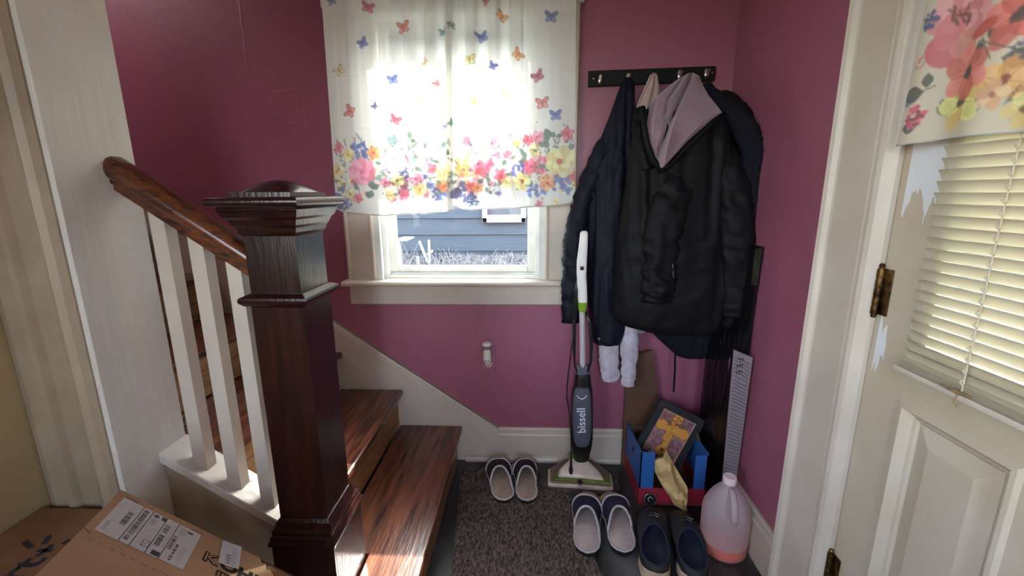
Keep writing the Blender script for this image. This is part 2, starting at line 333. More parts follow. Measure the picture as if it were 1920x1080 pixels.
# a little raster used for printed cloth and paper
class Canvas:
    def __init__(s, x0, y0, w, h, res, bg):
        s.x0, s.y0, s.res = x0, y0, res; s.nx, s.ny = int(w / res) + 1, int(h / res) + 1; s.a = np.empty((s.ny, s.nx, 3), np.float32); s.a[:] = bg
    def win(s, xa, xb, ya, yb):
        i0 = max(0, int((xa - s.x0) / s.res)); i1 = min(s.nx, int((xb - s.x0) / s.res) + 2); j0 = max(0, int((ya - s.y0) / s.res)); j1 = min(s.ny, int((yb - s.y0) / s.res) + 2)
        if i1 <= i0 or j1 <= j0: return None
        X, Y = np.meshgrid(s.x0 + np.arange(i0, i1) * s.res, s.y0 + np.arange(j0, j1) * s.res)
        return (slice(j0, j1), slice(i0, i1)), X, Y
    def put(s, sl, mask, col, al=1.0):
        r = s.a[sl]; w = (mask * al)[..., None]; s.a[sl] = r * (1 - w) + np.array(col, np.float32) * w
    def ell(s, cx, cy, rx, ry, ang=0, col=(0, 0, 0), al=1.0):
        R = max(rx, ry); q = s.win(cx - R, cx + R, cy - R, cy + R)
        if q is None: return
        sl, X, Y = q; c, n = math.cos(ang), math.sin(ang); dx, dy = X - cx, Y - cy
        u = (dx * c + dy * n) / rx; v = (-dx * n + dy * c) / ry; d = np.sqrt(u * u + v * v)
        s.put(sl, np.clip((1 - d) * min(rx, ry) / s.res + .5, 0, 1), col, al)
    def leaf(s, x, y, L, ang, col, w=.42, al=.9):
        q = s.win(x - L, x + L, y - L, y + L)
        if q is None: return
        sl, X, Y = q; c, n = math.cos(ang), math.sin(ang); dx, dy = X - x, Y - y; u = (dx * c + dy * n) / L; v = np.abs(-dx * n + dy * c) / L
        s.put(sl, np.clip((w * np.sin(np.clip(u, 0, 1) * PI) - v) * L / s.res + .5, 0, 1) * ((u > 0) & (u < 1)), col, al)
    def line(s, p, q_, w, col, al=1.0):
        xa, xb, ya, yb = min(p[0], q_[0]) - w, max(p[0], q_[0]) + w, min(p[1], q_[1]) - w, max(p[1], q_[1]) + w
        q = s.win(xa, xb, ya, yb)
        if q is None: return
        sl, X, Y = q; d = np.array([q_[0] - p[0], q_[1] - p[1]]); L = d @ d + 1e-12
        t = np.clip(((X - p[0]) * d[0] + (Y - p[1]) * d[1]) / L, 0, 1); e = np.hypot(X - p[0] - t * d[0], Y - p[1] - t * d[1])
        s.put(sl, np.clip((w / 2 - e) / s.res + .5, 0, 1), col, al)
    def rect(s, x0, y0, x1, y1, col, al=1.0):
        q = s.win(x0, x1, y0, y1)
        if q is None: return
        sl, X, Y = q; s.put(sl, ((X >= x0) & (X <= x1) & (Y >= y0) & (Y <= y1)).astype(np.float32), col, al)
    def flower(s, x, y, r, col, n=5, ctr=None, rng=random, al=.85):
        a0 = rng.random() * 6.28; lt = tuple(min(1, c * 1.25 + .12) for c in col); dk = tuple(c * .62 for c in col)
        for k in range(n):
            a = a0 + 2 * PI * k / n + rng.uniform(-.15, .15); s.ell(x + math.cos(a) * r * .55, y + math.sin(a) * r * .55, r * .52, r * .40, a, lt if k % 2 else col, al)
        for k in range(n):
            a = a0 + 2 * PI * (k + .5) / n; s.line((x + math.cos(a) * r * .15, y + math.sin(a) * r * .15), (x + math.cos(a) * r * .75, y + math.sin(a) * r * .75), r * .05, dk, .5)
        cc = ctr or dk
        for k in range(5): s.ell(x + rng.uniform(-.12, .12) * r, y + rng.uniform(-.12, .12) * r, r * .17, r * .13, rng.random() * 3, cc, .85)
    def rose(s, x, y, r, col, rng=random):
        lt = tuple(min(1, c * 1.15 + .15) for c in col); dk = (col[0] * .85, col[1] * .5, col[2] * .6)
        for k in range(9):
            a = 2 * PI * k / 9 + rng.uniform(-.2, .2); s.ell(x + math.cos(a) * r * .62, y + math.sin(a) * r * .62, r * .42, r * .34, a, lt if k % 2 else col, .85)
        for k in range(7):
            a = 2 * PI * k / 7 + .3; s.ell(x + math.cos(a) * r * .34, y + math.sin(a) * r * .34, r * .3, r * .24, a, col if k % 2 else lt, .9)
            s.line((x + math.cos(a) * r * .2, y + math.sin(a) * r * .2), (x + math.cos(a + .8) * r * .42, y + math.sin(a + .8) * r * .42), r * .07, dk, .5)
        s.ell(x, y, r * .2, r * .17, 0, dk, .8)
    def speck(s, x, y, r, col, n, rng):
        for k in range(n): s.ell(x + rng.gauss(0, r), y + rng.gauss(0, r), r * .16, r * .1, rng.random() * 3, col, .8)
    def cluster(s, x, y, r, col, n=14, rng=random):
        for k in range(n):
            a, q = rng.random() * 6.28, r * math.sqrt(rng.random()); t = rng.uniform(.65, 1.25)
            s.ell(x + math.cos(a) * q, y + math.sin(a) * q, r * .24, r * .18, rng.random() * 3, tuple(min(1, c * t) for c in col), .85)
    def butterfly(s, x, y, r, col, ang=0.0, edge=None):
        edge = edge or tuple(c * .35 for c in col); lt = tuple(min(1, c * 1.1 + .2) for c in col)
        r = r * .88
        for sgn in (-1, 1):
            for (a, L, w) in ((.75, 1.0, .55), (-.55, .72, .55)):
                an = ang + PI / 2 + sgn * (PI / 2 - a); dx, dy = math.cos(an), math.sin(an)
                s.ell(x + dx * r * L * .55, y + dy * r * L * .55, r * L * .58, r * w * .56, an, edge, .85)
                s.ell(x + dx * r * L * .5, y + dy * r * L * .5, r * L * .46, r * w * .42, an, lt if L < 1 else col, .9); s.ell(x + dx * r * L * .62, y + dy * r * L * .62, r * L * .2, r * w * .16, an, lt, .8); s.line((x, y), (x + dx * r * L * .9, y + dy * r * L * .9), r * .06, edge, .6)
        s.line((x - math.cos(ang + PI / 2) * r * .4, y - math.sin(ang + PI / 2) * r * .4), (x + math.cos(ang + PI / 2) * r * .45, y + math.sin(ang + PI / 2) * r * .45), r * .14, edge, .9)
    def sample(s, X, Y):
        fx = np.clip((np.asarray(X) - s.x0) / s.res, 0, s.nx - 1.001); fy = np.clip((np.asarray(Y) - s.y0) / s.res, 0, s.ny - 1.001)
        i, j = fx.astype(int), fy.astype(int); u, v = (fx - i)[..., None], (fy - j)[..., None]
        a = s.a; return (a[j, i] * (1 - u) + a[j, i + 1] * u) * (1 - v) + (a[j + 1, i] * (1 - u) + a[j + 1, i + 1] * u) * v

def smooth_rows(keys, zs):
    """piecewise smooth interpolation of rows [(z, a, b, ...)] sorted by z descending"""
    K = np.array(keys, float); K = K[np.argsort(K[:, 0])]; out = [np.asarray(zs)]
    for c in range(1, K.shape[1]):
        x, y = K[:, 0], K[:, c]; h = np.diff(x); d = np.diff(y) / h; m = np.zeros(len(x)); m[0], m[-1] = d[0], d[-1]
        for k in range(1, len(x) - 1): m[k] = 0 if d[k - 1] * d[k] <= 0 else 2 * d[k - 1] * d[k] / (d[k - 1] + d[k])
        i = np.clip(np.searchsorted(x, zs) - 1, 0, len(x) - 2); t = np.clip((zs - x[i]) / h[i], 0, 1)
        out.append((2 * t**3 - 3 * t**2 + 1) * y[i] + (t**3 - 2 * t**2 + t) * h[i] * m[i] + (-2 * t**3 + 3 * t**2) * y[i + 1] + (t**3 - t**2) * h[i] * m[i + 1])
    return np.array(out).T

# ================================================================== THE SETTING
WX = .784          # right wall plane
XL = -1.122        # left wall plane
YF = -3.4          # wall behind the camera
ZC = 2.45
# floor (dark slate-look vinyl)
FLOORM = mat('slate_vinyl', srgb(34, 35, 37), 0.42, col2=srgb(96, 98, 96), nscale=6, stretch=(1.2, .5, 1), bump=0.25, bscale=9, detail=11, contrast=(.44, .72))
struct('floor', MB().box(-2.7, 1.0, YF - .1, .15, -.05, 0), FLOORM)
struct('ceiling', MB().box(-2.7, 1.0, YF - .1, .15, ZC, ZC + .05), CEIL)
# back wall with the window hole: x -.668..(.072), z .86..1.875
HX0, HX1, HZ0, HZ1 = -.655, .06, .85, 1.935
b = MB(); b.box(-2.7, HX0, 0, .12, 0, ZC); b.box(HX1, .92, 0, .12, 0, ZC); b.box(HX0, HX1, 0, .12, 0, HZ0); b.box(HX0, HX1, 0, .12, HZ1, ZC)
struct('wall_back', b, PURPLE)
# right wall with door hole y -1.64..-.855
DY0, DY1, DZ = -1.625, -.852, 2.03
b = MB(); b.box(WX, .9, DY1 + .03, 0, 0, ZC); b.box(WX, .9, YF, DY0 - .02, 0, ZC); b.box(WX, .9, DY0 - .02, DY1 + .03, DZ + .02, ZC)
struct('wall_right', b, PURPLE)
b = MB(); b.box(XL - .1, XL, -2.03, -.985, 0, ZC); b.box(XL - .1, XL, YF, -3.07, 0, ZC); b.box(XL - .1, XL, -3.07, -2.03, 0, .88); b.box(XL - .1, XL, -3.07, -2.03, 2.12, ZC); struct('wall_left', b, BEIGE)  # opening out of view, added to hold the side fill and admit sky
b = MB(); b.box(XL - .1, -.25, YF - .1, YF, 0, ZC); b.box(.40, .9, YF - .1, YF, 0, ZC); b.box(-.25, .40, YF - .1, YF, 0, .95); b.box(-.25, .40, YF - .1, YF, 2.0, ZC); struct('wall_front', b, BEIGE)  # opening behind the camera, added to let sky fill into the room
# partition that closes the stair, its end is the white jamb
struct('wall_stair', MB().box(-2.6, -.952, -.985, -.822, 0, ZC), PURPLE)
struct('wall_stair_end', MB().box(-2.7, -2.6, -.985, 0, 0, ZC), PURPLE)
struct('trim_1', MB().box(-.953, -.94, -.998, -.808, 0, ZC, .002), JAMB)
# casing left of the jamb, facing the room: two flat boards with raised beads
prof = [(-1.118, -.985), (-1.118, -1.006), (-1.100, -1.012), (-1.070, -1.010), (-1.058, -1.020), (-1.046, -1.018), (-1.040, -1.004), (-.990, -1.002),
        (-.985, -1.016), (-.972, -1.021), (-.962, -1.012), (-.955, -1.000), (-.953, -.985)]
struct('trim_2', MB().prism(prof, 'z', 0, ZC, .0), PAINT_D)
# baseboards and shoe moulding
def base_prof(t=.018, h=.166): return [(0, 0), (-t, 0), (-t, h - .035), (-t * .75, h - .028), (-t * .75, h - .008), (-t * .45, h), (0, h)]
b = MB(); b.prism([(p[0], p[1]) for p in base_prof()], 'x', -.143, WX); struct('baseboard_back', b, PAINT)
b = MB(); b.prism([(0, 0), (-.032, 0), (-.033, .012), (-.028, .022), (-.018, .028), (0, .028)], 'x', -.30, WX - .02)
struct('trim_3', b, PAINT)
b = MB(); b.prism([(WX + p[0], p[1]) for p in base_prof(.018, .173)], 'y', -.672, -.018); struct('baseboard_right', b, PAINT)
# skirt board that climbs the back wall beside the stair (thicker cap bead on top)
def sk(x): return .169 + (-.143 - x) * .6999
b = MB(); pl = [(-.143, .001), (-.143, sk(-.143)), (-2.4, sk(-2.4)), (-2.4, .001)]; b.prism(pl, 'y', -.018, 0)
pl = [(-.143, sk(-.143) - .042), (-.143, sk(-.143)), (-2.4, sk(-2.4)), (-2.4, sk(-2.4) - .042)]; b.prism(pl, 'y', -.025, -.001, .003)
struct('trim_4', b, PAINT)

# ------------------------------------------------------------------ window
win = root('window_1', (-.3, 0, .86), kind='structure')
def wpart(n, mb, m=PAINT, par=None, **k): return mb.build(n, m, par or win, **k)
def casing(x0, x1, z0, z1):
    p = [(x0, 0), (x0, -.024), (x0 + .006, -.028), (x0 + .012, -.026), (x0 + .014, -.019), (x1 - .016, -.019), (x1 - .012, -.026), (x1 - .004, -.026), (x1, -.02), (x1, 0)]
    return MB().prism(p, 'z', z0, z1)
wpart('casing', casing(-.785, -.662,   .868, 1.93)); wpart('casing', casing(.066, .190,   .868, 1.93))
wpart('head_casing', MB().box(-.80, .205, -.026, 0, 1.93, 2.05, .004))
wpart('stool', MB().prism([(.03, .852), (-.066, .852), (-.072, .858), (-.072, .866), (-.066, .872), (.03, .872)], 'x', -.80, .205, .001))
wpart('apron', MB().box(-.786, .190, -.02, 0, .762, .852, .003))
b = MB(); b.box(-.662, -.636, -.018, .13, .868, 1.935); b.box(.041, .067, -.018, .13, .868, 1.935); b.box(-.662, .067, -.018, .13, 1.912, 1.936)
wpart('reveal', b, WINW)
# stops beside the sash
b = MB(); b.box(-.638, -.618, .01, .05, .885, 1.912, .003); b.box(.023, .043, .01, .05, .885, 1.912, .003); wpart('sash_stop', b, WINW)
b = MB(); b.box(-.638, .043, .01, .13, .86, .885, .002); b.box(-.638, .043, .035, .13, .885, .893, .002); wpart('sill', b, WINW)
def sash(z0, z1, y0, y1):
    f = MB(); sx0, sx1 = -.622, .027; w, rb = .036, .028
    f.box(sx0, sx0 + w, y0, y1, z0, z1, .004); f.box(sx1 - w, sx1, y0, y1, z0, z1, .004)
    f.box(sx0 + w, sx1 - w, y0, y1, z0, z0 + rb, .004); f.box(sx0 + w, sx1 - w, y0, y1, z1 - .03, z1, .004)
    o = wpart('sash', f, WINW)
    g = MB().box(sx0 + w - .004, sx1 - w + .004, (y0 + y1) / 2 - .002, (y0 + y1) / 2 + .002, z0 + rb - .004, z1 - .026); g.build('pane', GLASS, o)
sash(.893, 1.412, .045, .075); sash(1.392, 1.912, .08, .11)

# ------------------------------------------------------------------ door and its casing
prof = [(WX, -.672), (WX - .030, -.672), (WX - .034, -.678), (WX - .030, -.688), (WX - .019, -.694), (WX - .017, -.700), (WX - .017, -.806),
        (WX - .010, -.810), (WX - .008, -.816), (WX - .016, -.820), (WX - .022, -.828), (WX - .018, -.838), (WX - .006, -.846), (WX + .002, -.852), (WX + .1, -.852), (WX + .1, -.825), (WX, -.825)]
# the opening's other side and head lie outside the frame; only plain boards there
struct('trim_5', MB().prism(prof, 'z', 0, DZ + .1), PAINT)
struct('trim_6', MB().box(WX - .02, WX + .1, DY0 - .11, DY0, 0, DZ + .1, .003), PAINT)
struct('trim_7', MB().box(WX - .02, WX + .1, DY0, DY1, DZ, DZ + .1, .003), PAINT)
door = root('door_1', (WX + .03, (DY0 + DY1) / 2, 0), kind='structure')
DX = WX + .012   # face of the door
dy0, dy1 = DY0 + .004, -.8540
GZ0, GZ1, GY0, GY1 = .90, 1.86, -1.52, -.965
b = MB(); b.box(DX, DX + .042, GY1, dy1, .012, DZ - .004, .002); b.box(DX, DX + .042, dy0, GY0, .012, DZ - .004, .002)
b.box(DX, DX + .042, GY0, GY1, GZ1, DZ - .004); b.box(DX, DX + .042, GY0, GY1, .795, GZ0); b.box(DX, DX + .042, GY0, GY1, .012, .20)
b.box(DX, DX + .042, -1.292, -1.193, .20, .795); b.box(DX + .018, DX + .030, GY0, -1.292, .20, .795); b.box(DX + .018, DX + .03, -1.193, GY1, .20, .795)
DOORM = mat('door_paint', srgb(190, 179, 163), 0.4, col2=srgb(180, 164, 140), nscale=4, bump=0.08, bscale=20, bstretch=(1, 1, .2))
def door_patch():
    # bare white touch-up strokes near the hinge side
    nt = DOORM.node_tree; bs = nt.nodes['Principled BSDF']; src = bs.inputs['Base Color'].links[0].from_socket
    geo = nt.nodes.new('ShaderNodeNewGeometry'); sp = nt.nodes.new('ShaderNodeSeparateXYZ'); nt.links.new(geo.outputs['Position'], sp.inputs[0])
    mp = nt.nodes.new('ShaderNodeMapping'); mp.inputs['Scale'].default_value = (1, 40, 5); nt.links.new(geo.outputs['Position'], mp.inputs[0])
    nz = nt.nodes.new('ShaderNodeTexNoise'); nz.inputs['Scale'].default_value = 1.5; nt.links.new(mp.outputs[0], nz.inputs['Vector'])
    def m(op, a, b_, c=None):
        n = nt.nodes.new('ShaderNodeMath'); n.operation = op
        for i, x in enumerate((a, b_)):
            if isinstance(x, (int, float)): n.inputs[i].default_value = x
            else: nt.links.new(x, n.inputs[i])
        return n.outputs[0]
    z2 = m('ADD', sp.outputs['Z'], m('MULTIPLY', m('SUBTRACT', nz.outputs['Fac'], .5), .22))
    up = m('GREATER_THAN', z2, 1.215)
    low = m('MULTIPLY', m('MULTIPLY', m('GREATER_THAN', z2, .855), m('LESS_THAN', z2, .93)), m('MULTIPLY', m('GREATER_THAN', sp.outputs['Y'], -.895), m('LESS_THAN', sp.outputs['Y'], -.868)))
    fac = m('MAXIMUM', m('MULTIPLY', up, m('LESS_THAN', sp.outputs['Y'], -.872)), low)
    mx = nt.nodes.new('ShaderNodeMix'); mx.data_type = 'RGBA'; nt.links.new(fac, mx.inputs[0]); nt.links.new(src, mx.inputs[6]); mx.inputs[7].default_value = (*srgb(212, 214, 216), 1)
    nt.links.new(mx.outputs[2], bs.inputs['Base Color'])
door_patch()
b.build('slab', DOORM, door)
def door_panel(ya, yb, za, zb):
    """raised and fielded panel with moulding round it; ya>yb"""
    mb = MB(); steps = [(0, 0.0), (.006, -.006), (.014, -.007), (.021, 0.004), (.027, .010), (.033, .012), (.038, .016), (.040, .016), (.075, .006), (.080, .006)]
    rg = []
    for ins, dx in steps:
        y1, y0, z0, z1 = ya - ins, yb + ins, za + ins, zb - ins; x = DX + dx; rg.append([(x, y1, z0), (x, y0, z0), (x, y0, z1), (x, y1, z1)])
    mb.rings(rg, cap0=False, cap1=True); mb.build('raised_panel', DOORM, door)
door_panel(-.957, -1.20, .19, .803); door_panel(-1.285, -1.528, .19, .803)
f = MB(); f.box(DX - .006, DX + .03, GY1 - .03, GY1 + .004, GZ0 - .004, GZ1 + .004, .003); f.box(DX - .006, DX + .03, GY0 - .004, GY0 + .03, GZ0 - .004, GZ1 + .004, .003)
f.box(DX - .006, DX + .03, GY0 + .03, GY1 - .03, GZ0 - .004, GZ0 + .026, .003); f.box(DX - .006, DX + .03, GY0 + .03, GY1 - .03, GZ1 - .026, GZ1 + .004, .003)
f.build('glazing_frame', DOORM, door)
MB().box(DX + .014, DX + .018, GY0 + .02, GY1 - .02, GZ0 + .01, GZ1 - .01).build('pane', GLASS, door)
for zc, h in ((1.015, .105), (.262, .105), (1.80, .105)):
    hm = MB(); hm.lathe([(0, 0), (.0065, 0), (.0065, h), (0, h)], (DX - .008, -.857, zc - h / 2), 14)
    for k in range(5): hm.lathe([(.0075, 0), (.0078, .002), (.0075, h / 5 - .003)], (DX - .008, -.857, zc - h / 2 + k * h / 5), 14)
    hm.lathe([(0, 0), (.005, .002), (.006, .007), (.004, .011), (0, .012)], (DX - .008, -.857, zc + h / 2), 12)
    hm.lathe([(0, -.010), (.005, -.008), (.006, -.004), (.005, 0)], (DX - .008, -.857, zc - h / 2), 12)
    hm.box(DX - .004, DX, -.884, -.859, zc - h / 2, zc + h / 2, .001)
    hm.box(DX - .010, DX - .004, -.855, -.842, zc - h / 2, zc + h / 2, .001)
    hb = hm.build('hinge', BRASS, door, smooth=True, angle=30)
    MB().tube([(DX - .010, -.857, zc - h / 2 - .004), (DX - .010, -.857, zc + h / 2 + .003)], .003, 8).build('hinge_pin', BRASS, hb)

# ------------------------------------------------------------------ stair
RUN, RISE, X1 = .267, .18, -.312
st = root('staircase', (-.35, -.45, 0), 'worn brown wooden staircase climbing left along the purple wall under the window', 'staircase')
def nose(k): return X1 - RUN * (k - 1)
for k in range(1, 8):
    xn, z = nose(k), RISE * k
    if k == 1:
        poly = [(-.60, -.021), (xn, -.021), (xn, -.955), (-.482, -.955), (-.482, -.762), (-.60, -.762)]
    else: poly = [(xn - RUN - .02, -.021), (xn, -.021), (xn, -.806), (xn - RUN - .02, -.806)]
    MB().prism(poly, 'z', z - .026, z, .006 if k > 1 else .004).build('tread', TREADW, st)
    y0 = -.935 if k == 1 else -.806
    MB().box(xn - .045, xn - .028, y0, -.021, (k - 1) * RISE + (.0 if k == 1 else .001), z - .026).build('riser', RISERW, st)
MB().box(-.478, -.342, -.947, -.933, 0, .154).build('step_side', RISERW, st)

# stringer wall under the balusters with its sloping cap
def capz(x): return .601 + (-.94 - x) * .667
sx0, sx1 = -.939, -.640
b = MB(); b.prism([(sx0, 0), (sx1, 0), (sx1, capz(sx1) - .028), (sx0, capz(sx0) - .028)], 'y', -.888, -.822)
b.prism([(sx0, capz(sx0) - .060), (sx1, capz(sx1) - .060), (sx1, capz(sx1) - .026), (sx0, capz(sx0) - .026)], 'y', -.893, -.82, .002)
struct('trim_8', b, PAINT_D)

rail = root('stair_railing', (-.80, -.853, .43), 'short stair railing of three square white balusters under a sloping brown handrail', 'railing')
MB().prism([(sx0, capz(sx0) - .027), (sx1, capz(sx1) - .027), (sx1, capz(sx1)), (sx0, capz(sx0))], 'y', -.901, -.806, .003).build('base_cap', JAMB, rail)
def railz(x): return 1.262 + (-.955 - x) * .70       # underside of the rail
for xa in (-.874, -.791, -.709):
    mb = MB(); x0, x1 = xa, xa + .0345
    mb.add([(x0, -.873, capz(x0)), (x1, -.873, capz(x1)), (x1, -.840, capz(x1)), (x0, -.840, capz(x0)),
            (x0, -.873, railz(x0) + .008), (x1, -.873, railz(x1) + .008), (x1, -.840, railz(x1) + .008), (x0, -.840, railz(x0) + .008)],
           [(0, 1, 2, 3), (4, 5, 6, 7), (0, 1, 5, 4), (1, 2, 6, 5), (2, 3, 7, 6), (3, 0, 4, 7)])
    mb.build('baluster', PAINT, rail)
# moulded handrail: profile swept along the slope; s along y (thickness), t up
rp = [(-.020, 0), (-.020, .012), (-.026, .016), (-.026, .026), (-.033, .034), (-.036, .048), (-.034, .062), (-.026, .074), (-.012, .080),
      (.012, .080), (.026, .074), (.034, .062), (.036, .048), (.033, .034), (.026, .026), (.026, .016), (.020, .012), (.020, 0)]
xs_ = [-.9395, -.930, -.80, -.612]
rg = []
for i, x in enumerate(xs_):
    k = 1.0
    rg.append([(x + (t * 0.0), -.857 + s * k, railz(x) + t * .92) for s, t in rp])
MB().rings(rg).build('handrail', RAILW, rail, smooth=True, angle=35)
lo, hi = .0, .0

# ------------------------------------------------------------------ newel post
nw = root('newel_post', (-.563, -.86, 0), 'dark brown square newel post with moulded cap and low domed top', 'newel post')
cx, cy = -.5645, -.862
def sq(mb, steps):
    """square rings: (halfx, halfy, z)"""
    mb.rings([[(cx - a, cy - b_, z), (cx + a, cy - b_, z), (cx + a, cy + b_, z), (cx - a, cy + b_, z)] for a, b_, z in steps])
    return mb
sq(MB(), [(.079, .088, 0), (.079, .088, .378)]).build('base_block', WOODD, nw)
sq(MB(), [(.080, .089, .376), (.084, .093, .380), (.085, .094, .388), (.081, .090, .394), (.080, .089, .402), (.076, .084, .406), (.077, .085, .416), (.073, .08, .420), (.068, .074, .436), (.062, .068, .444), (.06, .066, .444)]).build('base_moulding', WOODD, nw)
sq(MB(), [(.0605, .066, .40), (.0605, .066, 1.000)]).build('shaft', WOODD, nw)
sq(MB(), [(.0605, .066, .990), (.070, .077, .996), (.077, .084, 1.004), (.078, .085, 1.010), (.076, .083, 1.015), (.060, .066, 1.022)]).build('collar', WOODD, nw)
sq(MB(), [(.0575, .064, 1.015), (.0575, .064, 1.17)]).build('upper_shaft', WOODD, nw)
sq(MB(), [(.058, .064, 1.150), (.064, .071, 1.158), (.066, .073, 1.168), (.070, .079, 1.174), (.074, .084, 1.186), (.080, .092, 1.192), (.083, .095, 1.200), (.086, .100, 1.208), (.082, .098, 1.214)]).build('neck_moulding', WOODD, nw)
m_ = MB(); rg = []
for k in range(9):
    a = -PI / 2 + PI * k / 8; e = .088 + .010 * math.cos(a); f_ = .105 + .012 * math.cos(a); z = 1.2235 + .0105 * math.sin(a); rg.append([(cx - e, cy - f_, z), (cx + e, cy - f_, z), (cx + e, cy + f_, z), (cx - e, cy + f_, z)])
m_.rings(rg); m_.build('cap', WOODD, nw, smooth=True, angle=40)
sq(MB(), [(.066, .08, 1.232), (.066, .08, 1.243)]).build('cap_plinth', WOODD, nw)
m_ = MB(); N = 33
def dome(u, v):
    a, b_ = (u - .5) * 2, (v - .5) * 2; h = max(0.0, 1 - max(abs(a), abs(b_)) ** 2.2)
    return (cx + a * .062, cy + b_ * .075, 1.242 + .028 * (1 - abs(a) ** 2.0) ** .8 * (1 - abs(b_) ** 2.0) ** .8)
m_.grid(dome, N, N); m_.build('finial', WOODD, nw, smooth=True)

# ================================================================== PRINTED CURTAINS
PINK, HOT, MAG, YEL, ORG, BLU, DBLU, RED, LEAF, TEAL = (srgb(240, 150, 180), srgb(232, 70, 120), srgb(190, 50, 100), srgb(240, 222, 146), srgb(240, 160, 70), srgb(90, 120, 205),
                                                        srgb(62, 78, 150), srgb(220, 60, 60), srgb(96, 138, 112), srgb(110, 165, 165))
YP = -.07
def P2(u, v, y=YP):
    p = pt(u, v, y=y); return p.x, p.z
K = .00226
def window_print():
    rng = random.Random(11); cv = Canvas(-.84, 1.10, 1.08, 1.02, .0016, srgb(238, 238, 234))
    def xy(u, v): return P2(u, v)
    # sprigs first
    for k in range(150):
        u = rng.uniform(632, 1076); base = 330 - 36 * math.exp(-((u - 1030) / 60) ** 2); v = rng.gauss(base, 26)
        if v > 388 or v < 235: continue
        x, z = xy(u, v); a = rng.uniform(-.4, 3.6); col = rng.choice([LEAF, LEAF, TEAL, srgb(70, 105, 95), srgb(120, 150, 130)])
        cv.leaf(x, z, rng.uniform(7, 15) * K, a, col, .3, .8)
    for k in range(70):
        u = rng.uniform(634, 1076); v = rng.uniform(262, 300); x, z = xy(u, v); a = rng.uniform(1.0, 2.2)
        cv.line((x, z), (x + math.cos(a) * 12 * K, z + math.sin(a) * 12 * K), .0022, srgb(110, 130, 120), .8)
        for j in range(3): cv.ell(x + math.cos(a) * (5 + 4 * j) * K, z + math.sin(a) * (5 + 4 * j) * K, 2.2 * K, 1.3 * K, rng.random() * 3, rng.choice([DBLU, LEAF, TEAL, MAG]), .75)
    for k in range(60):
        u = rng.uniform(634, 1076); v = rng.gauss(345, 22)
        if v > 385 or v < 285: continue
        x, z = xy(u, v); cv.flower(x, z, rng.uniform(4, 8) * K, rng.choice([PINK, HOT, YEL, ORG, BLU, MAG, YEL]), 5, rng.choice([RED, MAG, ORG, DBLU]), rng)
    for (u, v, r) in ((700, 355, 17), (694, 372, 16), (665, 346, 12), (642, 352, 12), (770, 262, 14), (836, 270, 12), (846, 290, 14), (905, 335, 15), (1030, 262, 24), (1026, 280, 14), (1022, 314, 13), (1043, 256, 13), (1067, 262, 12), (800, 275, 11), (950, 300, 12), (880, 268, 12), (1000, 345, 12), (915, 362, 12)):
        x, z = xy(u, v); cv.leaf(x, z, r * K, rng.uniform(-1, 4), LEAF, .36, .9); cv.leaf(x, z, r * .8 * K, rng.uniform(-1, 4), srgb(84, 120, 104), .36, .9)
    for (u, v, r, c) in ((675, 283, 17, BLU), (646, 372, 17, BLU), (825, 362, 13, BLU), (868, 360, 19, DBLU), (975, 322, 14, BLU), (1056, 345, 19, BLU), (885, 375, 12, DBLU), (640, 385, 12, DBLU), (738, 262, 9, TEAL), (1000, 358, 12, BLU), (757, 325, 10, DBLU)):
        x, z = xy(u, v); cv.cluster(x, z, r * K, c, 26, rng)
    for (u, v, r, c, cc) in ((655, 290, 13, YEL, ORG), (702, 287, 14, ORG, RED), (637, 278, 11, HOT, MAG), (634, 322, 16, YEL, ORG), (760, 298, 10, HOT, MAG), (730, 313, 12, PINK, HOT), (723, 342, 12, PINK, MAG), (745, 338, 13, YEL, LEAF),
                          (780, 336, 13, PINK, MAG), (787, 356, 13, YEL, ORG), (812, 318, 11, HOT, MAG), (800, 300, 11, PINK, HOT), (833, 322, 16, YEL, ORG), (832, 349, 14, ORG, RED), (673, 371, 11, HOT, RED), (658, 364, 12, YEL, LEAF), (757, 366, 12, HOT, MAG), (733, 366, 11, YEL, ORG),
                          (903, 316, 17, HOT, RED), (918, 308, 12, HOT, MAG), (872, 300, 18, YEL, ORG), (868, 318, 15, ORG, RED), (875, 265, 11, HOT, PINK), (910, 282, 9, YEL, ORG), (882, 350, 13, RED, MAG), (896, 352, 11, ORG, RED), (924, 270, 13, PINK, HOT), (938, 330, 13, HOT, RED), (950, 288, 9, HOT, MAG), (967, 270, 11, YEL, ORG),
                          (1003, 283, 13, YEL, LEAF), (995, 312, 16, HOT, MAG), (1012, 300, 10, PINK, MAG), (1064, 252, 14, HOT, RED), (1025, 342, 17, ORG, RED), (1074, 333, 10, RED, MAG), (978, 340, 18, YEL, MAG), (950, 342, 12, YEL, ORG), (1008, 258, 13, PINK, HOT), (990, 262, 11, HOT, MAG), (930, 292, 10, PINK, MAG)):
        x, z = xy(u, v); cv.flower(x, z, r * K * .84, c, 5 if r < 15 else 6, cc, rng); cv.speck(x, z, r * K * .9, rng.choice([LEAF, DBLU, srgb(70, 100, 84), MAG]), 7, rng)
    for (u, v, r, c) in ((681, 322, 24, PINK), (1052, 303, 27, srgb(240, 226, 160)), (740, 300, 20, srgb(246, 214, 222))):
        x, z = xy(u, v); cv.rose(x, z, r * K, c, rng)
    x, z = xy(1048, 303); cv.ell(x, z, 5 * K, 5 * K, 0, RED, .8)
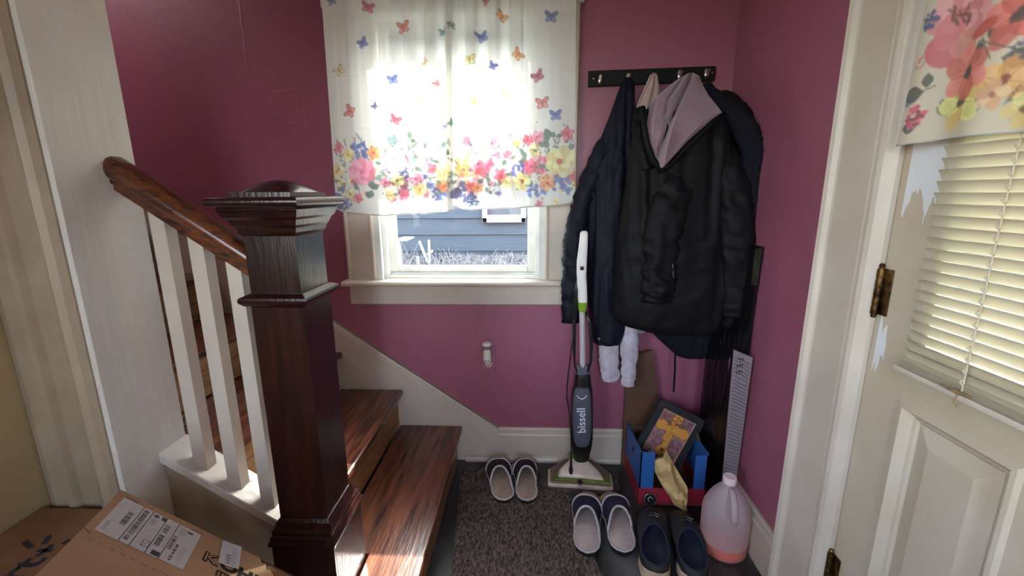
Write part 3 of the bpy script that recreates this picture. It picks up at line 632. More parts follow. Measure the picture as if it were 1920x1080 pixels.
    for (u, v, r, c, a) in ((625, 5, 11, BLU, .3), (691, 17, 13, HOT, -.2), (757, 53, 15, srgb(236, 130, 100), .1), (683, 84, 12, BLU, .5), (639, 135, 12, YEL, .6), (737, 151, 12, BLU, .2), (659, 210, 14, srgb(230, 110, 80), 1.2), (704, 200, 8, DBLU, .8),
                         (741, 226, 13, HOT, -.4), (797, 118, 9, ORG, .8), (829, 58, 9, TEAL, .1), (847, 52, 8, LEAF, .1), (789, 187, 10, YEL, .5), (820, 157, 8, HOT, .9), (940, 30, 12, ORG, -.6), (1033, 35, 14, BLU, -.1), (904, 68, 13, BLU, .4), (882, 116, 13, YEL, .1), (970, 105, 13, ORG, -.8),
                         (924, 127, 10, BLU, -.5), (1009, 145, 14, MAG, .5), (1017, 196, 15, srgb(236, 140, 140), .1), (1042, 218, 14, BLU, .1), (949, 175, 10, YEL, .2), (892, 193, 10, YEL, 1), (912, 1, 9, RED, .2), (834, 237, 8, DBLU, .2), (849, 233, 8, TEAL, .8), (985, -40, 13, HOT, 0), (780, -38, 13, BLU, .4)):
        x, z = xy(u, v); cv.butterfly(x, z, r * K, c, a)
    return cv
WCV = window_print(); WCV.a = WCV.a * .68 + np.array(srgb(240, 240, 236), np.float32) * .32
rod = MB(); rod.tube([(-.84, -.062, 2.075), (.23, -.062, 2.075)], .008, 12); rod.box(-.845, -.825, -.07, 0, 2.06, 2.09); rod.box(.215, .235, -.07, 0, 2.06, 2.09)
tag(rod.build('curtain_rod', WHITEPL), 'thin white rod carrying the window curtain', 'curtain rod')
def curtain_panel(name, label, side):
    nx, nz = 230, 420; X = np.empty((nz, nx)); Y = np.empty_like(X); Z = np.empty_like(X)
    s = np.linspace(0, 1, nx)[None, :]; t = np.linspace(0, 1, nz)[:, None]; ztop = 2.083
    if side == 0:
        bu = [632, 645, 680, 720, 760, 800, 830, 852]; bv = [392, 398, 402, 405, 402, 401, 398, 394]
        bot = np.array([P2(u, v) for u, v in zip(bu, bv)]); xl, xr = -.770, -.283; xb0, xb1 = bot[0, 0], bot[-1, 0]
    else:
        bu = [853, 862, 880, 910, 960, 1010, 1050, 1068, 1078]; bv = [386, 392, 394, 393, 391, 388, 385, 381, 372]
        bot = np.array([P2(u, v) for u, v in zip(bu, bv)]); xl, xr = -.312, .166; bot = np.vstack([[bot[0, 0] - .028, bot[0, 1] + .004], bot]); xb0, xb1 = bot[0, 0], bot[-1, 0]
    x0 = xl + (xb0 - xl) * t ** 1.5; x1 = xr + (xb1 - xr) * t ** 1.5
    X = x0 + (x1 - x0) * s; zb = np.interp(s, np.linspace(0, 1, 60), np.interp(np.linspace(bot[0, 0], bot[-1, 0], 60), bot[:, 0], bot[:, 1]))
    Z = ztop + (zb - ztop) * t
    def wave(u, sharp=2.2): return np.tanh(sharp * np.sin(u)) / np.tanh(sharp)
    xq = X + .012 * np.sin(2.2 * t + 1) * 0
    # folds placed where the cloth is gathered, toward the meeting edges
    if side == 0:
        env = .10 + .90 * np.clip((s - .50) / .22, 0, 1); ph = 2 * PI * (5.6 * (s - .62)) * (1 + .1 * s) + .35 * np.sin(2.6 * t)
        Y = -.072 - .019 * env * wave(ph) - .003 * np.sin(25 * s + 2 * t) - .010 * (1 - env) * np.sin(5 * s + .6)
        Y = Y - .016 * np.exp(-((s - 1) / .035) ** 2)
    else:
        env = .12 + .88 * np.clip((.72 - s) / .22, 0, 1); ph = 2 * PI * (6.2 * (s - .03)) * (1 - .12 * s) + .3 * np.sin(2.1 * t + 1)
        Y = -.070 - .020 * env * wave(ph + 1.2) - .003 * np.sin(31 * s + 3 * t) - .012 * (1 - env) * np.sin(6 * (1 - s) + .4)
        Y = Y + .010 * np.exp(-(s / .06) ** 2)
    top = np.clip((t - .03) / .03, 0, 1); Y = Y * top + (-.0735) * (1 - top) + .006 * np.sin(s * 90) * (1 - top) * 0
    # gathered header over the rod + creases
    for j in range(0, 4):
        zc = 1.30 + .19 * j; Y = Y + .0014 * np.exp(-((Z - zc) / .004) ** 2)
    Y = np.clip(Y, -.118, -.042)
    mb = MB(); vs = np.stack([X, Y, Z], -1).reshape(-1, 3); q = np.arange(nx * nz).reshape(nz, nx)
    fs = np.stack([q[:-1, :-1], q[:-1, 1:], q[1:, 1:], q[1:, :-1]], -1).reshape(-1, 4)
    mb.v = [tuple(p) for p in vs.tolist()]; mb.f = [tuple(p) for p in fs.tolist()]; mb.mi = [0] * len(mb.f); mb.cols = WCV.sample(X, Z).reshape(-1, 3)
    o = mb.build(name, CURTM, None, smooth=True, recalc=False)
    tag(o, label, 'curtain', 'printed sheer curtains at the window')
    hem = MB(); rg = []
    for i in range(0, nx, 3): rg.append(Vector((X[-1, i], Y[-1, i] - .0004, Z[-1, i] + .003)))
    hem.tube(rg, .0022, 6); hm = hem.build('hem', HEMM, o, smooth=True)
    return o
HEMM = mix_mat('curtain_hem', 'translucent', srgb(214, 214, 208), .35, .9, transp=srgb(220, 220, 214))
curtain_panel('curtain', 'white butterfly and flower print curtain panel nearer the stair newel', 0)
curtain_panel('curtain', 'white butterfly and flower print curtain panel nearer the coat rack', 1)

# door valance: larger flowers
XD = .757
def door_print():
    rng = random.Random(5); cv = Canvas(-1.66, 1.28, .86, .62, .0014, srgb(232, 222, 200))
    def xy(u, v):
        p = pt(u, v, x=XD); return p.y, p.z
    k = .00105
    def F(fn, u, v, r, *a):
        x, z = xy(u, v)
        if fn == cv.ell: a = (a[0] * k, *a[1:])
        fn(x, z, r * k, *a)
    GR = srgb(70, 78, 72)
    for (u, v, r, a) in ((1888, 60, 46, 2.9), (1872, 82, 44, 1.5), (1836, 78, 26, -1.9), (1848, 92, 26, -.5), (1880, 108, 40, 3.4), (1760, 186, 34, -2.0), (1739, 165, 26, 1.5), (1735, 172, 42, -.1), (1840, 180, 24, -1.2), (1848, 196, 36, -.2), (1722, 238, 30, 0.0), (1884, 190, 26, 2.6)):
        x, z = xy(u, v); cv.leaf(x, z, r * k, a, GR, .36, .95); cv.leaf(x, z, r * .9 * k, a, srgb(104, 108, 100), .15, .7)
    CR = srgb(236, 226, 204)
    F(cv.rose, 1800, 24, 56, srgb(238, 146, 156)); F(cv.ell, 1766, 96, 34, 26, .6, srgb(226, 96, 122), .92); F(cv.ell, 1800, 84, 26, 22, .4, srgb(236, 156, 146), .85); F(cv.ell, 1775, 60, 22, 30, .2, srgb(236, 130, 146), .8)
    for q in range(16):
        x, z = xy(1797 + rng.uniform(-16, 16), 36 + rng.uniform(-12, 12)); cv.line((x, z), (x + rng.uniform(-5, 14) * k, z + rng.uniform(2, 16) * k), 3.4 * k, srgb(120, 24, 44), .85)
    F(cv.flower, 1908, 26, 46, srgb(226, 92, 80), 5, srgb(64, 20, 26)); F(cv.ell, 1846, 52, 24, 11, -.3, srgb(222, 76, 76), .95)
    F(cv.flower, 1882, 150, 34, srgb(240, 176, 96), 6, srgb(160, 46, 30)); F(cv.flower, 1800, 192, 42, srgb(246, 218, 122), 5, srgb(70, 76, 40)); F(cv.flower, 1910, 205, 26, srgb(246, 222, 140), 5, srgb(150, 90, 40)); F(cv.flower, 1862, 178, 22, srgb(240, 190, 150), 5, srgb(200, 120, 90))
    F(cv.flower, 1809, 136, 42, srgb(228, 104, 92), 6, srgb(70, 16, 28)); F(cv.cluster, 1720, 218, 18, srgb(226, 70, 120), 40); F(cv.cluster, 1719, 222, 14, srgb(130, 24, 60), 9); F(cv.cluster, 1710, 193, 10, DBLU, 14); F(cv.cluster, 1748, 38, 16, DBLU, 30); F(cv.cluster, 1712, 240, 8, PINK, 8)
    F(cv.cluster, 1914, 88, 14, srgb(90, 92, 130), 16); F(cv.cluster, 1730, 118, 10, srgb(238, 130, 150), 14)
    for (a, b_) in (((1838, 75), (1906, 92)), ((1720, 178), (1752, 160)), ((1905, 160), (1880, 195)), ((1845, 70), (1862, 110))):
        cv.line(xy(*a), xy(*b_), 2.2 * k, GR, .8)
    for q in range(40):
        u, v = rng.uniform(1930, 2300), rng.uniform(-60, 230); p = pt(min(u, 1919), v, x=XD); y_, z_ = rng.uniform(-1.62, -1.17), rng.uniform(1.39, 1.70)
        rng.choice([cv.flower, cv.rose])(y_, z_, rng.uniform(.02, .04), rng.choice([PINK, YEL, ORG, srgb(226, 84, 74)]))
    return cv
DCV = door_print(); DCV.a = DCV.a * .8 + np.array(srgb(232, 222, 200), np.float32) * .2
def door_valance():
    nx, nz = 240, 200; s = np.linspace(0, 1, nx)[None, :]; t = np.linspace(0, 1, nz)[:, None]; ya, yb, z1 = -.884, -1.60, 1.86
    zb = 1.326 - .010 * s + .004 * np.sin(9 * s); Yw = ya + (yb - ya) * s + 0 * t; Z = z1 + (zb - z1) * t
    Yw = Yw - .004 * np.sin(t * 3) * (1 - s); Xw = XD + .006 - .007 * np.sin(s * 34 + .7 * np.sin(2 * t)) * (.4 + .6 * t) - .006 * t
    mb = MB(); q = np.arange(nx * nz).reshape(nz, nx); fs = np.stack([q[:-1, :-1], q[:-1, 1:], q[1:, 1:], q[1:, :-1]], -1).reshape(-1, 4)
    mb.v = [tuple(p) for p in np.stack([Xw, Yw, Z], -1).reshape(-1, 3).tolist()]; mb.f = [tuple(p) for p in fs.tolist()]; mb.mi = [0] * len(mb.f)
    mb.cols = DCV.sample(Yw, Z).reshape(-1, 3)
    o = mb.build('door_valance', CURTD, None, smooth=True, recalc=False)
    tag(o, 'cream valance printed with big red, pink and yellow flowers over the door glass', 'curtain')
    h = MB(); h.tube([Vector((Xw[-1, i] - .0005, Yw[-1, i], Z[-1, i] + .002)) for i in range(0, nx, 4)], .002, 6); h.build('hem', HEMM, o, smooth=True)
door_valance()
rod = MB(); rod.tube([(XD + .012, -.895, 1.862), (XD + .012, -1.60, 1.862)], .006, 10); rod.box(XD + .008, DX, -.905, -.893, 1.855, 1.870); rod.box(XD + .008, DX, -1.603, -1.591, 1.855, 1.87)
tag(rod.build('valance_rod', WHITEPL), 'thin white rod that carries the flowered door valance', 'curtain rod')

# ------------------------------------------------------------------ blind on the door
bl = root('mini_blind', (.783, -1.24, .868), 'cream slatted mini blind closed over the door glass, dusty cord down it', 'blind')
by0, by1 = -1.522, -.962
zs = [.905 + .0212 * k for k in range(44)]
def slat(z, tilt, w=.025, y1=by1, nseg=6, bow=.0018):
    mb = MB(); ca, sa = math.cos(tilt), math.sin(tilt); prof = []
    for i in range(nseg + 1):
        a = (i / nseg - .5) * w; h = bow * (1 - (2 * i / nseg - 1) ** 2); prof.append((a * ca - h * sa, a * sa + h * ca))
    th = .0006; prof2 = prof + [(p[0] + th * sa, p[1] - th * ca) for p in prof[::-1]]
    rg = [[(.783 + p[0], y, z + p[1]) for p in prof2] for y in (by0, y1)]
    return mb.rings(rg)
rs = random.Random(3)
for i, z in enumerate(zs):
    slat(z, math.radians(-62 + rs.uniform(-2, 2)), y1=by1 + rs.uniform(-.0015, .0015)).build('slat', SLATM, bl, smooth=True, angle=40)
for k in range(6): slat(.8835 + k * .0028, math.radians(4), bow=.001, y1=by1 + rs.uniform(-.002, .002)).build('stacked_slat', SLATM, bl, smooth=True, angle=40)
MB().box(.768, .797, by0 - .004, by1 + .008, .868, .880, .003).build('bottom_rail', PAINT, bl)
MB().box(.770, .795, by0, by1, 1.835, 1.862, .002).build('head_rail', PAINT, bl)
for yc in (-1.102, -1.40):
    mb = MB(); mb.tube([(.769, yc, .872), (.7685, yc, 1.84)], .0012, 6)
    for i, z in enumerate(zs): mb.tube([(.7672, yc - .003, z - .006), (.7668, yc + .004, z - .001), (.7672, yc + .001, z + .004)], .0018, 6)
    mb.build('ladder_cord', mat('dusty_cord', srgb(196, 184, 160), .8) if 'dusty_cord' not in MATS else MATS['dusty_cord'], bl)
mb = MB(); rr = random.Random(9); pts = []
for k in range(90): pts.append((.766 + rr.uniform(-.006, .004), -1.102 + rr.gauss(0, .013), .882 + abs(rr.gauss(0, .004))))
mb.tube(pts, .0009, 5); mb.tube([(.767, -1.10, .885), (.762, -1.098, .868), (.764, -1.106, .856), (.766, -1.103, .868)], .0012, 6)
mb.build('cord_tangle', mat('old_cord', srgb(140, 116, 86), .9), bl)

# ================================================================== COAT RACK AND COATS
rk = root('coat_rack', (.469, -.01, 1.669), 'narrow black wooden coat rack with five metal hooks on the purple wall', 'coat rack')
pl = [(.2275, 1.6385), (.7100, 1.6520), (.7105, 1.7045), (.2270, 1.6950)]
MB().prism([(p[0], p[1]) for p in pl], 'y', -.018, -.0005, .002).build('board', BLACKP, rk)
hooks = [(.272, 1.664), (.378, 1.668), (.474, 1.668), (.573, 1.675), (.674, 1.679)]
for hx, hz in hooks:
    mb = MB(); mb.lathe([(0, 0), (.0075, 0), (.0075, .002), (.006, .004), (0, .004)], (0, 0, 0), 20, Matrix.Translation((hx, -.018, hz)) @ Matrix.Diagonal((1, 1, 2.3, 1)) @ Matrix.Rotation(PI / 2, 4, 'X'))
    mb.tube([(hx, -.020, hz - .010), (hx, -.030, hz - .016), (hx, -.040, hz - .012), (hx, -.045, hz - .001), (hx, -.047, hz + .008)], [.0035, .0038, .0035, .0035, .005], 10)
    hk = mb.build('hook', NICKEL, rk, smooth=True, angle=50)
for sx_, sz_ in ((.246, 1.667), (.697, 1.681)):
    MB().lathe([(0, 0), (.0032, 0), (.0026, .0016), (0, .002)], (0, 0, 0), 12, Matrix.Translation((sx_, -.018, sz_)) @ Matrix.Rotation(PI / 2, 4, 'X')).build('screw', STEEL, rk, smooth=True)

def garment(rows, n=88, nz=90, fold=.010, fx=22.0, fz=2.6, wr=.004, wx=34, wz=26, seed=1.0, pw=2.4, edge=.006, diag=0.0, back_flat=True):
    """closed cloth body from photo rows (v, u_left, u_right, y_back, y_front); drape folds run down it"""
    R = []
    for v, ul, ur, yb_, yf_ in rows:
        ym = yf_ * .6 + yb_ * .4; a, b_ = pt(ul, v, y=ym), pt(ur, v, y=ym); R.append(((a.z + b_.z) / 2, a.x, b_.x, yb_, yf_))
    zmax, zmin = max(r[0] for r in R), min(r[0] for r in R); S = smooth_rows(R, np.linspace(zmax, zmin, nz)); rg = []
    for z, xl, xr, yb_, yf_ in S:
        c, a = (xl + xr) / 2, (xr - xl) / 2; ym = (yb_ + yf_) / 2; d = (yb_ - yf_) / 2; ring = []
        sc = min(1.0, a / .05)
        for k in range(n):
            th = 2 * PI * k / n; ct, s_ = math.cos(th), math.sin(th); ex = 2 / pw
            x = c + a * math.copysign(abs(ct) ** ex, ct); y = ym - d * math.copysign(abs(s_) ** ex, s_)
            front = max(0, s_) ** .5
            q = Vector((x * fx + z * diag, z * fz, seed)); f1 = noise.noise(q); f1 = (1 - 2 * abs(f1)) * .7 + f1 * .3
            w1 = noise.noise(Vector((x * wx, z * wz, seed + 7))) + .5 * noise.noise(Vector((x * wx * 2.1, z * wz * 2.1, seed + 9)))
            y -= (fold * f1 * sc + wr * w1) * front
            x += edge * noise.noise(Vector((z * 14, seed + 3 * (ct > 0), y * 8))) * abs(ct) * sc
            if s_ < 0: y = min(y, yb_)
            ring.append((x, y, z + .004 * noise.noise(Vector((x * 9, z * 3, seed)))))
        rg.append(ring)
    return MB().rings(rg)
def sleeve(path, n=36, seg=60, wr=.006, ws=24, seed=2.0, flat=.8, fold=.004):
    """tube through photo points (u, v, y, radius in px)"""
    P = [(*pt(u, v, y=y), r * .00205) for u, v, y, r in path]; T = np.linspace(0, 1, len(P)); tt = np.linspace(0, 1, seg)
    S = smooth_rows([(t, *p) for t, p in zip(T, P)], tt); rg = []; prev = None
    for i in range(seg):
        p = Vector(S[i, 1:4]); r = S[i, 4]; a_, b_ = Vector(S[max(0, i - 1), 1:4]), Vector(S[min(seg - 1, i + 1), 1:4]); d = (b_ - a_).normalized()
        X = d.cross(Vector((0, 1, 0))).normalized(); Yv = d.cross(X); ring = []
        for k in range(n):
            th = 2 * PI * k / n; q = p + X * math.cos(th) * r + Yv * math.sin(th) * r * flat
            w1 = noise.noise(Vector((q.x * ws * .8, q.y * ws * .5, q.z * ws * 1.7 + q.x * ws * .9)) + Vector((seed, seed, 0)))
            w2 = noise.noise(Vector((q.x * 50, q.y * 40, q.z * 60 + seed)))
            q += (X * math.cos(th) + Yv * math.sin(th)) * (wr * (1 - 2.2 * abs(w1)) + .3 * wr * w2 + fold * noise.noise(Vector((th * 2, 3 * S[i, 0], seed)))); ring.append(q)
        rg.append(ring)
    return MB().rings(rg)
def edge_sheet(L, R, y_fn, nu=60, nv=80, th=.008):
    """cloth sheet between two photo outlines"""
    Lk = np.linspace(0, 1, len(L)); Rk = np.linspace(0, 1, len(R))
    def at(A, K_, t): return np.array([np.interp(t, K_, [a[0] for a in A]), np.interp(t, K_, [a[1] for a in A])])
    def fn(u, v):
        p = at(L, Lk, v) * (1 - u) + at(R, Rk, v) * u; return pt(p[0], p[1], y=y_fn(u, v, p))
    return MB().shell(fn, nu, nv, lambda u, v: Vector((0, th, 0)))

# light grey hooded sweatshirt on the middle hook
g = root('hooded_sweatshirt', (.47, -.05, 1.66), 'pale grey hooded sweatshirt on the third hook, mostly hidden, cuffs hanging below the black coat', 'sweatshirt')
garment([(141, 1219, 1232, -.030, -.060), (150, 1216, 1234, -.026, -.066), (170, 1208, 1235, -.026, -.070), (190, 1199, 1238, -.026, -.075), (215, 1190, 1245, -.026, -.085), (300, 1178, 1250, -.026, -.095), (450, 1174, 1240, -.026, -.095), (580, 1176, 1220, -.026, -.09), (622, 1180, 1208, -.03, -.085)],
        seed=4.2, fold=.008, fx=60, nz=60).build('body', GREYF, g, smooth=True)
sleeve([(1196, 215, -.085, 9), (1150, 400, -.09, 14), (1142, 560, -.10, 17), (1141, 640, -.105, 18), (1143, 690, -.11, 18), (1146, 711, -.11, 16)], seed=1.1).build('sleeve', GREYF, g, smooth=True)
sleeve([(1204, 230, -.09, 9), (1190, 420, -.10, 13), (1182, 580, -.108, 15), (1180, 640, -.11, 16), (1179, 690, -.112, 14), (1177, 722, -.112, 12)], seed=1.7).build('sleeve', GREYF, g, smooth=True)
mb = edge_sheet([(1220, 139), (1208, 165), (1197, 190), (1188, 225)], [(1232, 139), (1237, 165), (1240, 190), (1246, 225)], lambda u, v, p: -.084 - .014 * math.sin(PI * u) - .007 * math.sin(15 * u + 3 * v), 40, 30, .01)
mb.build('hood', BEIGEF, g, smooth=True)

# navy raincoat on the second hook
g = root('rain_jacket', (.37, -.05, 1.62), 'long navy rain jacket on the second hook, nearest the window', 'jacket')
garment([(146, 1172, 1184, -.030, -.055), (160, 1164, 1190, -.024, -.075), (200, 1150, 1192, -.024, -.10), (260, 1128, 1194, -.024, -.12), (330, 1108, 1196, -.024, -.135), (400, 1098, 1196, -.024, -.145), (500, 1100, 1190, -.024, -.15), (580, 1106, 1180, -.024, -.155), (625, 1110, 1168, -.03, -.155), (642, 1113, 1163, -.05, -.15)],
        seed=2.3, fold=.014, fx=48, fz=2.2, nz=100).build('body', NAVY, g, smooth=True)
sleeve([(1150, 240, -.075, 10), (1116, 318, -.095, 17), (1088, 395, -.105, 17), (1077, 450, -.105, 17), (1073, 500, -.105, 18), (1070, 560, -.105, 17), (1070, 603, -.10, 15)], seed=5, wr=.009).build('sleeve', NAVY, g, smooth=True)
p = pt(1123, 635, y=-.158); MB().lathe([(0, 0), (.006, 0), (.005, .003), (0, .003)], (0, 0, 0), 16, Matrix.Translation(p) @ Matrix.Rotation(PI / 2, 4, 'X')).build('snap', NICKEL, g)
mb = MB(); mb.tube([pt(u, v, y=-.158) for u, v in ((1183, 300), (1172, 400), (1166, 480), (1162, 560), (1158, 630))], .003, 6); mb.build('front_placket', NAVY, g)

# dark jacket on the last hook, bunched into the corner
g = root('dark_jacket', (.67, -.05, 1.62), 'dark navy jacket on the last hook, squeezed into the corner behind the black coat', 'jacket')
garment([(160, 1318, 1336, -.03, -.07), (185, 1322, 1352, -.026, -.10), (215, 1320, 1385, -.026, -.13), (250, 1310, 1400, -.026, -.15), (320, 1300, 1400, -.026, -.15), (450, 1290, 1398, -.026, -.15), (560, 1250, 1390, -.026, -.15), (615, 1218, 1368, -.026, -.145), (640, 1238, 1350, -.03, -.14), (656, 1256, 1338, -.04, -.135), (668, 1270, 1322, -.055, -.125)],
        seed=8.8, fold=.012, fx=40).build('body', DARKF, g, smooth=True)
sleeve([(1322, 162, -.085, 10), (1340, 186, -.12, 15), (1370, 212, -.20, 17), (1400, 248, -.25, 18), (1413, 300, -.265, 17), (1404, 360, -.265, 15), (1400, 440, -.262, 15), (1398, 520, -.255, 14)], seed=6, wr=.006).build('sleeve', DARKF, g, smooth=True)
sleeve([(1345, 178, -.09, 9), (1362, 184, -.12, 11), (1388, 206, -.16, 12), (1404, 236, -.20, 12)], seed=6.6, wr=.004, seg=30).build('hood', BLACKF, g, smooth=True)
mb = MB(); a, b_ = pt(1266, 655, y=-.10), pt(1263, 735, y=-.10); mb.tube([a, (a + b_) / 2 + Vector((.002, 0, 0)), b_], .0042, 8); mb.build('drawstring', BLACKF, g)

# big black winter coat in front
g = root('winter_coat', (.57, -.18, 1.61), 'bulky black winter coat with mauve fleece hood lining, front of the coat rack', 'coat')
garment([(196, 1222, 1338, -.155, -.20), (215, 1200, 1356, -.155, -.24), (250, 1188, 1374, -.155, -.265), (300, 1180, 1384, -.155, -.28), (380, 1170, 1390, -.155, -.29), (450, 1160, 1392, -.155, -.295), (530, 1152, 1394, -.155, -.295), (585, 1147, 1392, -.155, -.29), (606, 1160, 1386, -.16, -.285), (622, 1215, 1352, -.17, -.275)],
        seed=3.1, fold=.020, fx=20, fz=2.4, wr=.006, wx=18, wz=20, nz=110, pw=2.6).build('body', BLACKF, g, smooth=True)
sleeve([(1292, 312, -.235, 22), (1264, 365, -.280, 28), (1243, 440, -.298, 29), (1236, 500, -.300, 28), (1233, 545, -.298, 26), (1230, 566, -.292, 22)], seed=9, wr=.012, ws=20, flat=.48).build('sleeve', BLACKF, g, smooth=True)
sleeve([(1352, 268, -.205, 20), (1374, 345, -.268, 26), (1384, 450, -.285, 27), (1384, 530, -.28, 26), (1380, 590, -.275, 24)], seed=12, wr=.008, flat=.6).build('sleeve', BLACKF, g, smooth=True)
CA = [(137, 1301), (160, 1293), (181, 1282), (226, 1262), (246, 1254), (277, 1241), (315, 1234)]
CB = [(142, 1287), (187, 1256), (218, 1250), (242, 1256), (260, 1252), (315, 1240)]
CC = [(150, 1262), (181, 1231), (234, 1223), (293, 1227), (315, 1236)]
def hood_y(u, v, p):
    X_, V_ = p; sm = lambda a, b_, q: (lambda t: t * t * (3 - 2 * t))(min(1, max(0, (q - a) / (b_ - a))))
    def crease(L, h, w):
        d = X_ - np.interp(V_, [a[0] for a in L], [a[1] for a in L]); return h * sm(-2.5, 3.5, d) * math.exp(-max(0, d - 4) / w) - .8 * h * math.exp(-((d + 4) / 3.5) ** 2)
    rel = crease(CA, .042, 38) + crease(CB, .026, 13) + crease(CC, .020, 14)
    f = math.sin(PI * min(1, max(0, u))) ** .7; near = max(0.0, 1 - max(0, (V_ - 137)) / 110.0)
    return -.292 + .215 * near ** 1.25 - (.018 + rel) * min(1, f * 1.6) + .004 * noise.noise(Vector((X_ * .05, V_ * .03, 2)))
HL = [(1290, 137), (1270, 149), (1252, 163), (1235, 178), (1219, 198), (1214, 234), (1219, 263), (1228, 293), (1240, 314)]
HR = [(1300, 136), (1311, 142), (1318, 160), (1329, 179), (1346, 200), (1354, 211), (1335, 224), (1290, 264), (1244, 314)]
edge_sheet(HL, HR, hood_y, 110, 120, .010).build('hood_lining', MAUVE, g, smooth=True)
mb = MB(); rim = [(1205, 200), (1208, 236), (1213, 268), (1223, 298), (1239, 319), (1258, 307), (1292, 272), (1326, 240), (1360, 212)]
mb.tube([pt(u, v, y=-.305 + .02 * (v < 225)) for u, v in rim], [.008, .009, .010, .011, .011, .010, .009, .008, .006], 12); mb.build('hood_rim', BLACKF, g, smooth=True)
sleeve([(1200, 205, -.21, 9), (1199, 240, -.235, 11), (1203, 280, -.255, 11), (1215, 318, -.27, 9)], seed=15, wr=.005, seg=30, flat=.7).build('hood_back', BLACKF, g, smooth=True)
mb = MB(); mb.tube([pt(u, v, y=-.326) for u, v in ((1263, 486), (1261, 500), (1263, 520))], .0022, 6); mb.build('pocket_zip', GREYPL, g)

# ================================================================== OUTLET AND PLUG-IN
ol = root('wall_outlet', (-.185, 0, .443), 'painted-over wall outlet plate low on the purple wall below the window', 'outlet')
MB().box(-.216, -.152, -.006, 0, .443, .567, .002).build('plate', PURPLE, ol)
mb = MB(); mb.lathe([(0, 0), (.0155, 0), (.015, .002), (0, .002)], (0, 0, 0), 24, Matrix.Translation((-.184, -.0055, .480)) @ Matrix.Rotation(PI / 2, 4, 'X')); rc = mb.build('receptacle', mat('worn_ivory', srgb(196, 168, 150), .5), ol)
mb = MB(); mb.box(-.191, -.189, -.0085, -.007, .479, .487); mb.box(-.180, -.178, -.0085, -.007, .479, .487); mb.lathe([(0, 0), (.0024, 0), (.0024, .001), (0, .001)], (0, 0, 0), 10, Matrix.Translation((-.1845, -.0075, .473)) @ Matrix.Rotation(PI / 2, 4, 'X')); mb.build('slot', INK, rc)
af = root('plug_in_air_freshener', (-.186, -.03, .495), 'small white plug-in air freshener in the wall outlet under the window', 'air freshener')
mb = MB(); mb.lathe([(0, .497), (.012, .497), (.0165, .503), (.0185, .515), (.018, .532), (.0155, .556), (.0150, .562), (0, .562)], (-.187, -.030, 0), 28); mb.box(-.199, -.175, -.028, -.006, .503, .540, .003); mb.build('body', PLUGM, af, smooth=True, angle=50)
MB().lathe([(0, .561), (.0155, .561), (.0175, .568), (.0175, .580), (0, .580)], (-.187, -.030, 0), 28).build('collar', PLUGC, af, smooth=True, angle=40)
MB().lathe([(0, .579), (.0195, .579), (.021, .583), (.0205, .589), (.016, .593), (.010, .590), (0, .589)], (-.187, -.030, 0), 28).build('cap', WHITEPL, af, smooth=True, angle=50)
for dx in (-.006, .006): MB().lathe([(0, 0), (.0036, 0), (.003, .0015), (0, .0015)], (0, 0, 0), 10, Matrix.Translation((-.187 + dx, -.0475, .511)) @ Matrix.Rotation(PI / 2, 4, 'X')).build('button', PLUGC, af)

# ================================================================== FLOOR MOP
def my(v): return -.13 - .075 * (880 - v) / 446.0
def mp(u, v, dy=0): return pt(u, v, y=my(v) + dy)
mo = root('floor_scrubber', (.215, -.13, 0), 'white, grey and green upright floor scrubber standing in front of the navy jacket', 'floor cleaner')
def mop_rings(rows, depth=1.0, dy=0.0, n=28, pw=2.6):
    rg = []
    for v, ul, ur, dd in rows:
        a, b_ = mp(ul, v, dy), mp(ur, v, dy); c = (a + b_) / 2; r = (b_.x - a.x) / 2; ring = []
        for k in range(n):
            th = 2 * PI * k / n; ct, s_ = math.cos(th), math.sin(th); e = 2 / pw
            ring.append((c.x + r * math.copysign(abs(ct) ** e, ct), c.y - dd * math.copysign(abs(s_) ** e, s_), c.z))
        rg.append(ring)
    return MB().rings(rg)
mop_rings([(433, 1091, 1100, .006), (436, 1088, 1102.5, .010), (450, 1086.5, 1102.5, .013), (475, 1083.5, 1101.5, .015), (490, 1081.5, 1100.5, .017), (512, 1081.2, 1099.6, .017), (528, 1082.2, 1100.3, .015), (545, 1083, 1101, .0145), (562, 1083.2, 1101, .0145), (569, 1084, 1100.4, .0145)]).build('handle', WHITEPL, mo, smooth=True, angle=60)
a_, b_ = mp(1087.5, 507, -.0175), mp(1094, 497, -.0175)
MB().box(a_.x, b_.x + .003, a_.y - .0008, a_.y + .003, a_.z, b_.z, .002).build('switch', BLKPL, mo)
mop_rings([(566, 1083.4, 1100.8, .0150), (570, 1083.2, 1101, .0155), (578, 1084, 1100, .0145), (584, 1085.5, 1098.5, .012)]).build('collar_ring', GREENPL, mo, smooth=True, angle=60)
mb = MB(); A, B_ = mp(1091.5, 580), mp(1092.5, 706); mb.tube([A, B_], .0118, 24); mb.build('tube', STEEL, mo, smooth=True, angle=60)
mop_rings([(684, 1080, 1104, .010), (692, 1078.5, 1106, .014), (704, 1078, 1107, .016)]).build('cord_bracket', GREYPL, mo, smooth=True, angle=50)
mop_rings([(700, 1078.5, 1106.5, .020), (706, 1077.5, 1107.5, .024), (718, 1077, 1108, .026), (728, 1073.5, 1110, .030), (745, 1071, 1111, .033), (790, 1069.5, 1112, .035), (820, 1070, 1111.5, .034), (835, 1071.5, 1109.5, .031), (850, 1074.5, 1105.5, .026), (862, 1077, 1103, .023), (872, 1080, 1100, .020)]).build('motor_body', BLKPL, mo, smooth=True, angle=50)
